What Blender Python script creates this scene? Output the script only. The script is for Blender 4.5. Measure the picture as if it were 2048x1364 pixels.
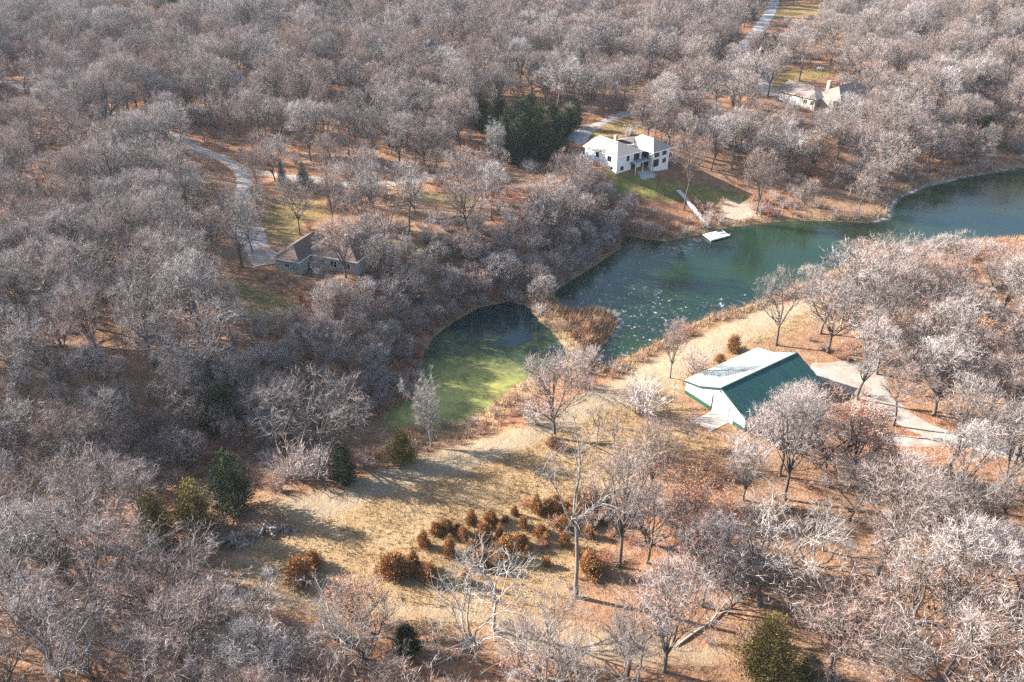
import bpy, math, random
import numpy as np
from mathutils import Vector, Matrix

# ------------------------------------------------------------------ camera, sky, sun, exposure
scene = bpy.context.scene
for o in list(bpy.data.objects):
    bpy.data.objects.remove(o)
COL = scene.collection
CAM_H, PITCH, LENS = 90.0, math.radians(31), 28.0
cam_d = bpy.data.cameras.new('camera'); cam_d.sensor_width = 36; cam_d.lens = LENS
cam_d.clip_start = 1; cam_d.clip_end = 9000
cam = bpy.data.objects.new('camera', cam_d); COL.objects.link(cam)
cam.location = (0, 0, CAM_H); cam.rotation_euler = (math.pi / 2 - PITCH, 0, 0)
scene.camera = cam

SUN_AZ = math.radians(163)          # direction towards the sun, counter-clockwise from +X
SUN_EL = math.radians(26)
SUN_DIR = Vector((math.cos(SUN_EL) * math.cos(SUN_AZ), math.cos(SUN_EL) * math.sin(SUN_AZ), math.sin(SUN_EL)))
w = bpy.data.worlds.new('World'); scene.world = w; w.use_nodes = True
nt = w.node_tree; nt.nodes.clear()
wo = nt.nodes.new('ShaderNodeOutputWorld'); wb = nt.nodes.new('ShaderNodeBackground')
sky = nt.nodes.new('ShaderNodeTexSky'); sky.sky_type = 'NISHITA'; sky.sun_disc = False
sky.sun_elevation = SUN_EL; sky.sun_rotation = math.atan2(SUN_DIR.x, SUN_DIR.y)
sky.air_density = 1.0; sky.dust_density = 1.0; sky.ozone_density = 1.0
wb.inputs['Strength'].default_value = 0.08
nt.links.new(sky.outputs[0], wb.inputs[0]); nt.links.new(wb.outputs[0], wo.inputs[0])
sl = bpy.data.lights.new('sun', 'SUN'); sl.energy = 5.0; sl.angle = math.radians(0.5); sl.color = (1.0, 0.925, 0.84)
so = bpy.data.objects.new('sun', sl); COL.objects.link(so); so.location = (-200, 60, 150)
so.rotation_euler = (-SUN_DIR).to_track_quat('-Z', 'Y').to_euler()
scene.view_settings.view_transform = 'Standard'; scene.view_settings.look = 'None'
scene.view_settings.exposure = 2.0; scene.view_settings.gamma = 1
scene.view_settings.use_curve_mapping = False
scene.render.engine = 'CYCLES'
scene.cycles.max_bounces = 3; scene.cycles.diffuse_bounces = 1; scene.cycles.glossy_bounces = 2
scene.cycles.transmission_bounces = 2; scene.cycles.volume_bounces = 0; scene.cycles.transparent_max_bounces = 4
scene.cycles.use_denoising = False
scene.cycles.use_adaptive_sampling = False

rng = np.random.default_rng(7)
random.seed(7)

# ------------------------------------------------------------------ photo pixels to directions
FPX = 2048 * LENS / 36.0
FW = np.array([0, math.cos(PITCH), -math.sin(PITCH)]); UP = np.array([0, math.sin(PITCH), math.cos(PITCH)])
RT = np.array([1.0, 0, 0]); EYE = np.array([0, 0, CAM_H])

def ray(x, y):
    d = FW + RT * (x - 1024) / FPX + UP * (682 - y) / FPX
    return d / np.linalg.norm(d)

def pz(x, y, z=0.0):
    d = ray(x, y); return EYE + d * ((z - CAM_H) / d[2])

def project(p):
    q = np.asarray(p, float) - EYE
    de = q @ FW
    de = np.where(de < 1, 1, de)
    return 1024 + FPX * (q @ RT) / de, 682 - FPX * (q @ UP) / de

def ss(a, b, x):
    t = np.clip((x - a) / (b - a), 0, 1); return t * t * (3 - 2 * t)

def seg_dist(px, py, poly, closed=True):
    d = np.full(px.shape, 1e9)
    n = len(poly)
    for i in range(n if closed else n - 1):
        ax, ay = poly[i][:2]; bx, by = poly[(i + 1) % n][:2]
        vx, vy = bx - ax, by - ay
        t = np.clip(((px - ax) * vx + (py - ay) * vy) / (vx * vx + vy * vy + 1e-12), 0, 1)
        d = np.minimum(d, (px - ax - t * vx) ** 2 + (py - ay - t * vy) ** 2)
    return np.sqrt(d)

def inside(px, py, poly):
    c = np.zeros(np.shape(px), bool); n = len(poly)
    for i in range(n):
        ax, ay = poly[i][:2]; bx, by = poly[(i + 1) % n][:2]
        if ay == by: continue
        c ^= ((ay > py) != (by > py)) & (px < (bx - ax) * (py - ay) / (by - ay) + ax)
    return c

def sdist(px, py, poly):
    d = seg_dist(px, py, poly); return np.where(inside(px, py, poly), -d, d)

# ------------------------------------------------------------------ terrain heights
LAKE_PX = [(2300, 318), (2048, 332), (1930, 352), (1850, 370), (1792, 394), (1774, 416), (1772, 434), (1735, 445), (1650, 441), (1560, 442),
           (1500, 449), (1440, 456), (1395, 470), (1330, 482), (1285, 476), (1246, 468), (1238, 498), (1190, 530), (1142, 560), (1104, 585),
           (1122, 612), (1150, 626), (1190, 618), (1222, 628), (1234, 648), (1214, 680), (1197, 702), (1194, 732), (1212, 738), (1262, 712),
           (1310, 690), (1360, 660), (1420, 634), (1500, 612), (1535, 600), (1600, 572), (1700, 528), (1800, 500), (1900, 488), (2048, 476), (2300, 460)]
POND_PX = [(1020, 602), (958, 614), (912, 640), (868, 672), (848, 702), (842, 742), (838, 790), (800, 806), (765, 838), (790, 858), (850, 858), (905, 850),
           (950, 832), (992, 806), (1025, 776), (1070, 752), (1120, 742), (1136, 718), (1128, 690), (1104, 660), (1078, 640), (1058, 612)]
CREEK_PX = [(800, 850), (640, 872), (560, 915), (480, 940), (380, 952), (250, 968), (0, 992), (-300, 1015)]
AXIS_PX = [(-300, 1015), (0, 990), (250, 966), (480, 935), (640, 872), (800, 830), (930, 735), (1040, 660), (1150, 600), (1300, 560), (1500, 520),
           (1700, 480), (1900, 430), (2048, 405), (2400, 372)]
LAKE = [tuple(pz(*p)[:2]) for p in LAKE_PX]; POND = [tuple(pz(*p)[:2]) for p in POND_PX]
CREEK = [tuple(pz(*p)[:2]) for p in CREEK_PX]; AXIS = np.array([pz(*p)[:2] for p in AXIS_PX])
BARN_O = np.array([33.2, 125.9]); BARN_Z = 2.6; BARN_A = math.radians(-55.25)

def bumps(x, y):
    return (0.9 * np.sin(x * .031 + 1.3) * np.sin(y * .027 + .4) + 0.5 * np.sin(x * .07 + y * .045) + 0.25 * np.sin(x * .16 - y * .13 + 2)
            + 0.10 * np.sin(x * .43 + 1.1 * np.sin(y * .31)) + 0.08 * np.sin(y * .52 + 1.3 * np.sin(x * .37)))

def height_exact(x, y):
    dw = np.minimum(sdist(x, y, LAKE), sdist(x, y, POND))
    dc = seg_dist(x, y, CREEK, False) - 1.5
    d = np.minimum(dw, dc + .6)
    side = ss(-4, 4, y - np.interp(x, AXIS[:, 0], AXIS[:, 1]))
    W = 22 + 34 * ss(20, 60, x)
    far = .9 * ss(0, 3, d) + 10 * ss(1.5, W, d) + 8 * ss(30, 190, d) + .8 * bumps(x, y) * ss(6, 40, d)
    near = .8 * ss(0, 2.5, d) + 1.7 * ss(3, 13, d) + .012 * np.clip(d - 13, 0, 140) + .35 * bumps(x, y) * ss(8, 30, d)
    z = near * (1 - side) + far * side
    z = np.where(dw < 0, -1.6 * ss(0, 7, -dw), z)
    bx = (x - BARN_O[0]) * math.cos(BARN_A) + (y - BARN_O[1]) * math.sin(BARN_A)
    by = -(x - BARN_O[0]) * math.sin(BARN_A) + (y - BARN_O[1]) * math.cos(BARN_A)
    q = np.maximum(np.maximum(-bx, bx - 14.5), np.maximum(-5 - by, by - 20.5))
    k = 1 - ss(.5, 7, q)
    return z * (1 - k) + (BARN_Z - .02) * k, dw, d, side

GX0, GX1, GY0, GY1, GS = -470.0, 470.0, 20.0, 720.0, 1.4
_gx = np.arange(GX0, GX1 + .1, GS); _gy = np.arange(GY0, GY1 + .1, GS)
_XX, _YY = np.meshgrid(_gx, _gy)
GZ, GDW, GD, GSIDE = height_exact(_XX, _YY)

def lookup(G, x, y):
    fx = np.clip((np.asarray(x, float) - GX0) / GS, 0, len(_gx) - 1.001); fy = np.clip((np.asarray(y, float) - GY0) / GS, 0, len(_gy) - 1.001)
    i = fx.astype(int); j = fy.astype(int); u = fx - i; v = fy - j
    return (G[j, i] * (1 - u) * (1 - v) + G[j, i + 1] * u * (1 - v) + G[j + 1, i] * (1 - u) * v + G[j + 1, i + 1] * u * v)

def H(x, y): return lookup(GZ, x, y)

def pg(x, y):
    """the point of the ground that a photo pixel looks at"""
    d = ray(x, y); t = np.arange(60, 1100, .5)
    P = EYE[None] + d[None] * t[:, None]
    below = P[:, 2] < np.maximum(H(P[:, 0], P[:, 1]), 0)
    i = int(np.argmax(below)) if below.any() else len(t) - 1
    p = P[i]; z = max(float(H(p[0], p[1])), 0.0)
    return np.array([p[0], p[1], z])

def poly_g(px): return [tuple(pg(*p)[:2]) for p in px]

# ------------------------------------------------------------------ helpers: materials and meshes
def new_mat(name):
    m = bpy.data.materials.new(name); m.use_nodes = True
    n = m.node_tree.nodes; b = n['Principled BSDF']; b.inputs['Roughness'].default_value = .9
    b.inputs['Specular IOR Level'].default_value = .2
    return m, m.node_tree, b

def N(t, kind, **kw):
    n = t.nodes.new(kind)
    for k, v in kw.items():
        if k.startswith('i_'): n.inputs[k[2:].replace('_', ' ')].default_value = v
        else: setattr(n, k, v)
    return n

def noise(t, scale, detail=4, rough=.6, coord=None, dist=0.0):
    n = N(t, 'ShaderNodeTexNoise'); n.inputs['Scale'].default_value = scale; n.inputs['Detail'].default_value = detail
    n.inputs['Roughness'].default_value = rough; n.inputs['Distortion'].default_value = dist
    if coord is not None: t.links.new(coord, n.inputs['Vector'])
    return n.outputs['Fac']

def ramp(t, fac, stops, interp='LINEAR'):
    r = N(t, 'ShaderNodeValToRGB'); r.color_ramp.interpolation = interp
    e = r.color_ramp.elements
    while len(e) < len(stops): e.new(.5)
    for k, (p, c) in enumerate(stops):
        e[k].position = p; e[k].color = (c if len(c) == 4 else (*c, 1)) if not isinstance(c, (int, float)) else (c, c, c, 1)
    t.links.new(fac, r.inputs[0]); return r.outputs[0]

def mix(t, fac, a, b):
    m = N(t, 'ShaderNodeMix', data_type='RGBA')
    if isinstance(fac, (int, float)): m.inputs[0].default_value = fac
    else: t.links.new(fac, m.inputs[0])
    for s, v in ((6, a), (7, b)):
        if isinstance(v, tuple): m.inputs[s].default_value = (*v, 1) if len(v) == 3 else v
        else: t.links.new(v, m.inputs[s])
    return m.outputs[2]

def mathn(t, op, a, b=None, clamp=False):
    m = N(t, 'ShaderNodeMath', operation=op); m.use_clamp = clamp
    for k, v in enumerate((a, b)):
        if v is None: continue
        if isinstance(v, (int, float)): m.inputs[k].default_value = v
        else: t.links.new(v, m.inputs[k])
    return m.outputs[0]

def bump(t, b, h, strength=.5, dist=.1):
    n = N(t, 'ShaderNodeBump'); n.inputs['Strength'].default_value = strength; n.inputs['Distance'].default_value = dist
    t.links.new(h, n.inputs['Height']); t.links.new(n.outputs[0], b.inputs['Normal'])

def objcoord(t): return N(t, 'ShaderNodeTexCoord').outputs['Object']
def objrand(t): return N(t, 'ShaderNodeObjectInfo').outputs['Random']

def plain(name, col, rough=.7, var=.15, scale=3.0, spec=.3, metal=0.0):
    m, t, b = new_mat(name)
    f = noise(t, scale, 5, .6, objcoord(t))
    c = ramp(t, f, [(.25, tuple(v * (1 - var) for v in col)), (.75, tuple(min(1, v * (1 + var)) for v in col))])
    t.links.new(c, b.inputs['Base Color'])
    b.inputs['Roughness'].default_value = rough; b.inputs['Specular IOR Level'].default_value = spec; b.inputs['Metallic'].default_value = metal
    return m

def mesh_np(name, V, faces, mats=None, fm=None, smooth=False):
    """faces: list of int arrays (k x n) of equal sided faces, or one array"""
    if not isinstance(faces, list): faces = [faces]
    faces = [np.asarray(f, np.int32) for f in faces if len(f)]
    me = bpy.data.meshes.new(name)
    V = np.asarray(V, np.float32)
    me.vertices.add(len(V)); me.vertices.foreach_set('co', V.ravel())
    tot = np.concatenate([np.full(len(f), f.shape[1], np.int32) for f in faces]); idx = np.concatenate([f.ravel() for f in faces])
    me.loops.add(len(idx)); me.loops.foreach_set('vertex_index', idx)
    st = np.concatenate([[0], np.cumsum(tot)[:-1]]).astype(np.int32)
    me.polygons.add(len(tot)); me.polygons.foreach_set('loop_start', st); me.polygons.foreach_set('loop_total', tot)
    if smooth: me.polygons.foreach_set('use_smooth', np.ones(len(tot), bool))
    for m in mats or []: me.materials.append(m)
    if fm is not None: me.polygons.foreach_set('material_index', np.asarray(fm, np.int32))
    me.update(calc_edges=True); me.validate()
    return me

def obj(name, me, parent=None, loc=None):
    o = bpy.data.objects.new(name, me); COL.objects.link(o)
    if parent: o.parent = parent
    if loc is not None: o.location = loc
    return o

def empty(name, loc, rz=0.0, sc=None):
    o = bpy.data.objects.new(name, None); COL.objects.link(o); o.location = loc; o.rotation_euler = (0, 0, rz)
    if sc is not None: o.scale = sc if hasattr(sc, '__len__') else (sc, sc, sc)
    o.empty_display_size = .2
    return o

def tag(o, label=None, cat=None, group=None, kind=None):
    if label: o['label'] = label
    if cat: o['category'] = cat
    if group: o['group'] = group
    if kind: o['kind'] = kind
    return o

class MB:
    """collects shapes for one mesh"""
    def __init__(s): s.v = []; s.f = []; s.m = []
    def add(s, V, F, mi=0):
        k = len(s.v); s.v += [tuple(p) for p in V]; s.f += [[i + k for i in f] for f in F]; s.m += [mi] * len(F); return s
    def box(s, x0, x1, y0, y1, z0, z1, mi=0):
        V = [(x0, y0, z0), (x1, y0, z0), (x1, y1, z0), (x0, y1, z0), (x0, y0, z1), (x1, y0, z1), (x1, y1, z1), (x0, y1, z1)]
        return s.add(V, [(3, 2, 1, 0), (4, 5, 6, 7), (0, 1, 5, 4), (1, 2, 6, 5), (2, 3, 7, 6), (3, 0, 4, 7)], mi)
    def prism(s, poly, a, b, axis='y', mi=0):
        """polygon of (x,z) extruded along y from a to b"""
        n = len(poly)
        V = [(p[0], a, p[1]) for p in poly] + [(p[0], b, p[1]) for p in poly]
        F = [list(range(n)), list(range(2 * n - 1, n - 1, -1))] + [(i, i + n, (i + 1) % n + n, (i + 1) % n) for i in range(n)]
        return s.add(V, F, mi)
    def slab(s, P, th, mi=0):
        """a thick sheet below the polygon P (3d points, counter-clockwise from above)"""
        n = len(P); V = [tuple(p) for p in P] + [(p[0], p[1], p[2] - th) for p in P]
        F = [list(range(n)), list(range(2 * n - 1, n - 1, -1))] + [(i, i + n, (i + 1) % n + n, (i + 1) % n) for i in range(n)]
        return s.add(V, F, mi)
    def bar(s, p, q, r, k=5, mi=0, r2=None):
        p = Vector(p); q = Vector(q); d = (q - p).normalized(); a = d.orthogonal().normalized(); c = d.cross(a)
        r2 = r if r2 is None else r2; V = []
        for e, rr in ((p, r), (q, r2)):
            for i in range(k):
                g = 2 * math.pi * i / k; V.append(tuple(e + a * math.cos(g) * rr + c * math.sin(g) * rr))
        F = [(i, (i + 1) % k, (i + 1) % k + k, i + k) for i in range(k)] + [list(range(k - 1, -1, -1)), list(range(k, 2 * k))]
        return s.add(V, F, mi)
    def mesh(s, name, *mats, smooth=False):
        me = bpy.data.meshes.new(name); me.from_pydata(s.v, [], s.f)
        for m in mats: me.materials.append(m)
        me.polygons.foreach_set('material_index', s.m)
        if smooth: me.polygons.foreach_set('use_smooth', [True] * len(s.f))
        me.update(); return me
    def build(s, name, mat, parent=None, smooth=False):
        mats = mat if isinstance(mat, (list, tuple)) else [mat]
        return obj(name, s.mesh(name, *mats, smooth=smooth), parent)

# ------------------------------------------------------------------ ground zones (photo outlines laid on the terrain)
FIELD_PX = [(545, 1002), (640, 985), (720, 962), (800, 930), (880, 902), (960, 880), (1040, 860), (1100, 832), (1150, 798), (1215, 768), (1300, 722), (1370, 690),
            (1440, 655), (1530, 618), (1610, 596), (1650, 598), (1640, 640), (1570, 668), (1480, 700), (1400, 745), (1360, 790), (1380, 850), (1420, 885), (1500, 905),
            (1540, 930), (1420, 905), (1320, 900), (1260, 930), (1240, 985), (1190, 1000), (1215, 1100), (1150, 1180), (1050, 1230), (930, 1260), (760, 1240), (600, 1215), (470, 1180),
            (430, 1130), (480, 1085), (560, 1060), (600, 1045)]
MOWN_PX = [(545, 1002), (640, 985), (720, 962), (800, 930), (880, 902), (960, 880), (1040, 860), (1100, 832), (1150, 798), (1215, 768), (1300, 722), (1370, 690), (1440, 655),
           (1530, 618), (1610, 596), (1640, 606), (1560, 650), (1480, 690), (1400, 730), (1330, 775), (1260, 800), (1180, 835), (1120, 865), (1060, 892), (1002, 915), (920, 946), (838, 966),
           (760, 987), (674, 1035), (620, 1052), (590, 1036)]
TRACK_PX = [(440, 1182), (560, 1192), (700, 1205), (850, 1212), (1000, 1225), (1150, 1250), (1320, 1285), (1480, 1310), (1480, 1325), (1300, 1305), (1120, 1275), (980, 1250), (830, 1236), (690, 1228),
            (560, 1216), (440, 1205)]
TRACK2_PX = [(1000, 1258), (1180, 1262), (1420, 1290), (1420, 1330), (1180, 1330), (1000, 1300)]
LAWN_PX = [[(548, 398), (640, 396), (652, 430), (612, 450), (585, 488), (540, 480), (522, 440)], [(430, 548), (560, 588), (592, 612), (565, 640), (452, 645), (428, 600)],
           [(1205, 340), (1345, 362), (1420, 372), (1500, 392), (1500, 408), (1390, 405), (1330, 402), (1230, 392)], [(1165, 262), (1225, 238), (1282, 242), (1290, 268), (1240, 268), (1195, 285)],
           [(1535, 165), (1560, 142), (1665, 136), (1668, 152), (1600, 172), (1545, 180)], [(735, 478), (800, 480), (880, 512), (860, 530), (760, 505)], [(800, 380), (950, 395), (950, 415), (820, 402)],
           [(1500, 22), (1640, 10), (1640, 32), (1540, 40)]]
SAND_PX = [[(1452, 402), (1500, 408), (1514, 438), (1450, 444), (1440, 425)]]
LEAFY_PX = [[(1440, 655), (1700, 560), (1900, 600), (1900, 720), (1640, 730), (1570, 690)]]
FIELD, MOWN = poly_g(FIELD_PX), poly_g(MOWN_PX); TRACK = [poly_g(TRACK_PX), poly_g(TRACK2_PX)]
LAWNS = [poly_g(p) for p in LAWN_PX]; SANDS = [poly_g(p) for p in SAND_PX]

def spaced(a, b, s): return np.arange(a, b, s)
xs = np.concatenate([[-4000, -2500, -1500, -1000, -700], spaced(-560, -190, 3.5), spaced(-190, 190, 1.4), spaced(190, 560, 3.5), [560, 700, 1000, 1500, 2500, 4000]])
ys = np.concatenate([[-600, -200, -60], spaced(0, 60, 5), spaced(60, 260, 1.4), spaced(260, 420, 2.4), spaced(420, 720, 5), [720, 800, 950, 1200, 1700, 2500, 4000, 5500]])
TX, TY = np.meshgrid(xs, ys); TZ = H(TX, TY)
_far = ss(700, 2500, np.hypot(TX, TY - 200)); TZ = TZ + _far * 14 * np.sin(TX * .0011 + 1) * np.sin(TY * .0013)
nx, ny = len(xs), len(ys)
idx = np.arange(nx * ny).reshape(ny, nx)
quads = np.stack([idx[:-1, :-1], idx[:-1, 1:], idx[1:, 1:], idx[1:, :-1]], -1).reshape(-1, 4)
zone = np.zeros((ny * nx, 4), np.float32)
fx, fy = TX.ravel(), TY.ravel()
near_m = (np.abs(fx) < 300) & (fy > 30) & (fy < 520)
nx_, ny_ = fx[near_m], fy[near_m]
jit = .8 * np.sin(nx_ * .9 + 2 * np.sin(ny_ * .7)) + .6 * np.sin(ny_ * 1.3 + nx_ * .5)
zt = 1 - ss(-2.5, 2.5, sdist(nx_, ny_, FIELD) + jit * 1.2)
shore = lookup(GDW, nx_, ny_)
zt = np.maximum(zt, (1 - ss(2.5, 6, shore + jit + 3.2 * lookup(GSIDE, nx_, ny_))) * .9)
zm = np.maximum(1 - ss(-.5, .6, sdist(nx_, ny_, MOWN) + .25 * jit), np.maximum.reduce([1 - ss(-1, 1, sdist(nx_, ny_, p) + .5 * jit) for p in TRACK]) * .8)
zl = np.maximum.reduce([(1 - ss(-1.2, 1.2, sdist(nx_, ny_, p) + .6 * jit)) * (1.0 if k == 2 else .55) for k, p in enumerate(LAWNS)])
zs = np.maximum.reduce([1 - ss(-.6, .6, sdist(nx_, ny_, p)) for p in SANDS])
zone[near_m, 0] = zt; zone[near_m, 1] = zm; zone[near_m, 2] = zl; zone[near_m, 3] = zs

gm, t, b = new_mat('ground_leaf_litter_and_grass')
co = objcoord(t)
za = N(t, 'ShaderNodeAttribute', attribute_name='zone'); sep = N(t, 'ShaderNodeSeparateColor'); t.links.new(za.outputs['Color'], sep.inputs[0])
n_big = noise(t, .035, 4, .6, co); n_mid = noise(t, .35, 6, .7, co); n_fine = noise(t, 2.6, 6, .75, co)
litter = ramp(t, n_mid, [(.22, (.12, .06, .035)), (.42, (.30, .14, .075)), (.6, (.41, .21, .115)), (.8, (.47, .30, .18))])
litter2 = ramp(t, n_mid, [(.25, (.10, .06, .04)), (.5, (.31, .185, .115)), (.8, (.46, .32, .21))])
lit = mix(t, ramp(t, n_big, [(.36, 0.), (.62, 1.)]), litter, litter2)
n_vf = noise(t, 7.0, 4, .8, co)
lit = mix(t, ramp(t, n_fine, [(.34, .65), (.56, 0.)]), lit, (.07, .04, .025))
lit = mix(t, ramp(t, n_vf, [(.52, 0.), (.68, .55)]), lit, (.56, .40, .27))
tall = ramp(t, n_mid, [(.2, (.25, .165, .08)), (.45, (.36, .25, .14)), (.62, (.43, .31, .185)), (.85, (.49, .37, .235))])
tall = mix(t, ramp(t, n_fine, [(.34, .5), (.56, 0.)]), tall, (.19, .115, .05))
mown = ramp(t, n_mid, [(.25, (.28, .215, .145)), (.55, (.345, .27, .185)), (.8, (.40, .325, .23))])
tall = mix(t, ramp(t, noise(t, .12, 5, .7, co), [(.42, 0.), (.6, .6)]), tall, (.27, .17, .08))
mown = mix(t, ramp(t, n_fine, [(.36, .25), (.6, 0.)]), mown, (.25, .17, .09))
lawn = ramp(t, n_mid, [(.25, (.085, .10, .03)), (.5, (.20, .18, .06)), (.75, (.42, .30, .12))])
sand = ramp(t, n_fine, [(.3, (.38, .27, .19)), (.7, (.52, .42, .33))])
c = mix(t, sep.outputs[0], lit, tall); c = mix(t, sep.outputs[1], c, mown); c = mix(t, sep.outputs[2], c, lawn); c = mix(t, za.outputs['Alpha'], c, sand)
t.links.new(c, b.inputs['Base Color']); b.inputs['Roughness'].default_value = 1; b.inputs['Specular IOR Level'].default_value = 0
hsum = mathn(t, 'ADD', mathn(t, 'MULTIPLY', n_mid, .8), mathn(t, 'MULTIPLY', n_fine, .35))
bump(t, b, hsum, 1.0, .8)
me = mesh_np('ground', np.stack([fx, fy, TZ.ravel()], -1), quads, [gm], smooth=True)
ca = me.color_attributes.new('zone', 'FLOAT_COLOR', 'POINT'); ca.data.foreach_set('color', zone.ravel())
tag(obj('ground', me), kind='structure')

# ------------------------------------------------------------------ water
def water_sheet(name, polyw, mat, icef=None, step=1.1, grow=2.6):
    P = np.array(polyw); x0, y0 = P.min(0) - 4; x1, y1 = P.max(0) + 4
    X, Y = np.meshgrid(np.arange(x0, x1, step), np.arange(y0, y1, step)); D = sdist(X, Y, polyw)
    ny, nx = X.shape; id_ = np.arange(nx * ny).reshape(ny, nx)
    q = np.stack([id_[:-1, :-1], id_[:-1, 1:], id_[1:, 1:], id_[1:, :-1]], -1).reshape(-1, 4)
    q = q[(D.ravel()[q] < grow).any(1)]
    used = np.unique(q); mp = np.full(nx * ny, -1); mp[used] = np.arange(len(used))
    V = np.stack([X.ravel()[used], Y.ravel()[used], np.zeros(len(used))], -1)
    me = mesh_np(name, V, mp[q], [mat])
    A = np.zeros((len(used), 4), np.float32); A[:, 0] = np.clip(-D.ravel()[used] / 20, 0, 1); A[:, 3] = 1
    if icef: A[:, 1], A[:, 2] = icef(V[:, 0], V[:, 1], -D.ravel()[used])
    ca = me.color_attributes.new('zone', 'FLOAT_COLOR', 'POINT'); ca.data.foreach_set('color', A.ravel())
    return tag(obj(name, me), kind='structure')

ICE_PX = [[(1105, 590), (1240, 500), (1300, 520), (1300, 560), (1400, 620), (1330, 690), (1215, 740), (1200, 700), (1235, 650), (1220, 625), (1150, 622)],
          [(1240, 470), (1400, 468), (1420, 490), (1330, 520), (1240, 520)], [(1400, 600), (1540, 580), (1540, 605), (1380, 660)]]
ICES = [[tuple(pz(*p)[:2]) for p in q] for q in ICE_PX]
def lake_ice(x, y, d):
    m = np.maximum.reduce([1 - ss(-5, 4, sdist(x, y, p)) for p in ICES])
    fringe = (1 - ss(.2, 1.9, d)) * (x > pz(1745, 440)[0]) * (y > np.interp(x, AXIS[:, 0], AXIS[:, 1])) 
    f2 = (1 - ss(.2, 2.0, d)) * (1 - ss(0, 6, np.hypot(x - pz(1222, 632)[0], y - pz(1222, 632)[1]) - 5))
    return m, np.maximum(fringe, f2)

lm, t, b = new_mat('lake_water')
co = objcoord(t); za = N(t, 'ShaderNodeAttribute', attribute_name='zone'); sep = N(t, 'ShaderNodeSeparateColor'); t.links.new(za.outputs['Color'], sep.inputs[0])
nb = noise(t, .03, 3, .5, co); nf = noise(t, .55, 5, .7, co, .6); nff = noise(t, 1.6, 4, .7, co)
deep = ramp(t, nb, [(.35, (.003, .014, .012)), (.55, (.011, .031, .011)), (.75, (.022, .043, .012))])
wc = mix(t, ramp(t, sep.outputs[0], [(0, .55), (.15, 0.)]), deep, (.05, .06, .03))
flk = mathn(t, 'ADD', nff, mathn(t, 'MULTIPLY', nf, .6))
ice1 = mathn(t, 'MULTIPLY', ramp(t, flk, [(.93, 0.), (1.0, .9)]), sep.outputs[1])
ice2 = mathn(t, 'MULTIPLY', ramp(t, nf, [(.42, 0.), (.62, .9)]), sep.outputs[2])
ice3 = mathn(t, 'MULTIPLY', ramp(t, flk, [(1.10, 0.), (1.14, .5)]), .8)
ice = mathn(t, 'MAXIMUM', mathn(t, 'MAXIMUM', ice1, ice2), ice3)
weeds = mathn(t, 'MULTIPLY', ramp(t, nf, [(.52, 0.), (.62, .8)]), ramp(t, sep.outputs[1], [(.3, 0.), (1, .55)]))
wc = mix(t, weeds, wc, (.08, .06, .04))
wc = mix(t, ice, wc, (.62, .66, .70))
t.links.new(wc, b.inputs['Base Color'])
t.links.new(ramp(t, ice, [(0, .12), (.5, .6)]), b.inputs['Roughness']); b.inputs['Specular IOR Level'].default_value = .38
bump(t, b, noise(t, 1.1, 3, .5, co), .12, .05)
water_sheet('lake', LAKE, lm, lake_ice)

ALG = [tuple(pz(*p)[:2]) for p in [(845, 760), (930, 725), (1050, 760), (980, 812), (900, 852), (790, 858), (770, 838)]]
def pond_alg(x, y, d):
    a = 1 - ss(-6, 7, sdist(x, y, ALG)); e = ss(5, 0, d)
    tip = ss(20, 4, np.hypot(x - pz(1000, 620)[0], y - pz(1000, 620)[1]))
    return np.clip(a, 0, 1), tip
pm, t, b = new_mat('pond_water_with_algae')
co = objcoord(t); za = N(t, 'ShaderNodeAttribute', attribute_name='zone'); sep = N(t, 'ShaderNodeSeparateColor'); t.links.new(za.outputs['Color'], sep.inputs[0])
nb = noise(t, .09, 4, .55, co, .8); nf = noise(t, .33, 6, .72, co, .8)
alg = ramp(t, nf, [(.3, (.008, .028, .016)), (.5, (.026, .055, .018)), (.72, (.14, .15, .032))])
alg2 = ramp(t, nf, [(.3, (.13, .14, .03)), (.55, (.36, .33, .075)), (.8, (.50, .37, .14))])
al = mix(t, sep.outputs[1], alg, alg2)
cov = mathn(t, 'ADD', nb, mathn(t, 'MULTIPLY', sep.outputs[1], .35)); cov = mathn(t, 'SUBTRACT', cov, mathn(t, 'MULTIPLY', sep.outputs[2], .45))
cv = ramp(t, cov, [(.34, 0.), (.46, .92)])
t.links.new(mix(t, cv, (.006, .024, .026), al), b.inputs['Base Color'])
t.links.new(ramp(t, cv, [(0, .1), (1, .75)]), b.inputs['Roughness']); b.inputs['Specular IOR Level'].default_value = .5
water_sheet('pond', POND, pm, pond_alg)

# ------------------------------------------------------------------ roads and drives: sheets draped on the terrain
gravel, t, b = new_mat('pale_gravel')
co = objcoord(t); f1 = noise(t, .5, 6, .7, co); f2 = noise(t, 6, 4, .7, co)
gc = ramp(t, f1, [(.3, (.27, .235, .20)), (.55, (.38, .345, .31)), (.8, (.47, .44, .41))])
t.links.new(mix(t, ramp(t, f2, [(.35, .4), (.6, 0.)]), mix(t, ramp(t, noise(t, .22, 5, .75, co), [(.5, 0.), (.62, .75)]), gc, (.30, .185, .115)), (.2, .16, .13)), b.inputs['Base Color']); bump(t, b, f2, .5, .05); b.inputs['Roughness'].default_value = 1
asph, t, b = new_mat('weathered_concrete')
co = objcoord(t); f1 = noise(t, .7, 6, .7, co)
t.links.new(ramp(t, f1, [(.3, (.30, .30, .30)), (.7, (.43, .42, .42))]), b.inputs['Base Color'])

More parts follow.
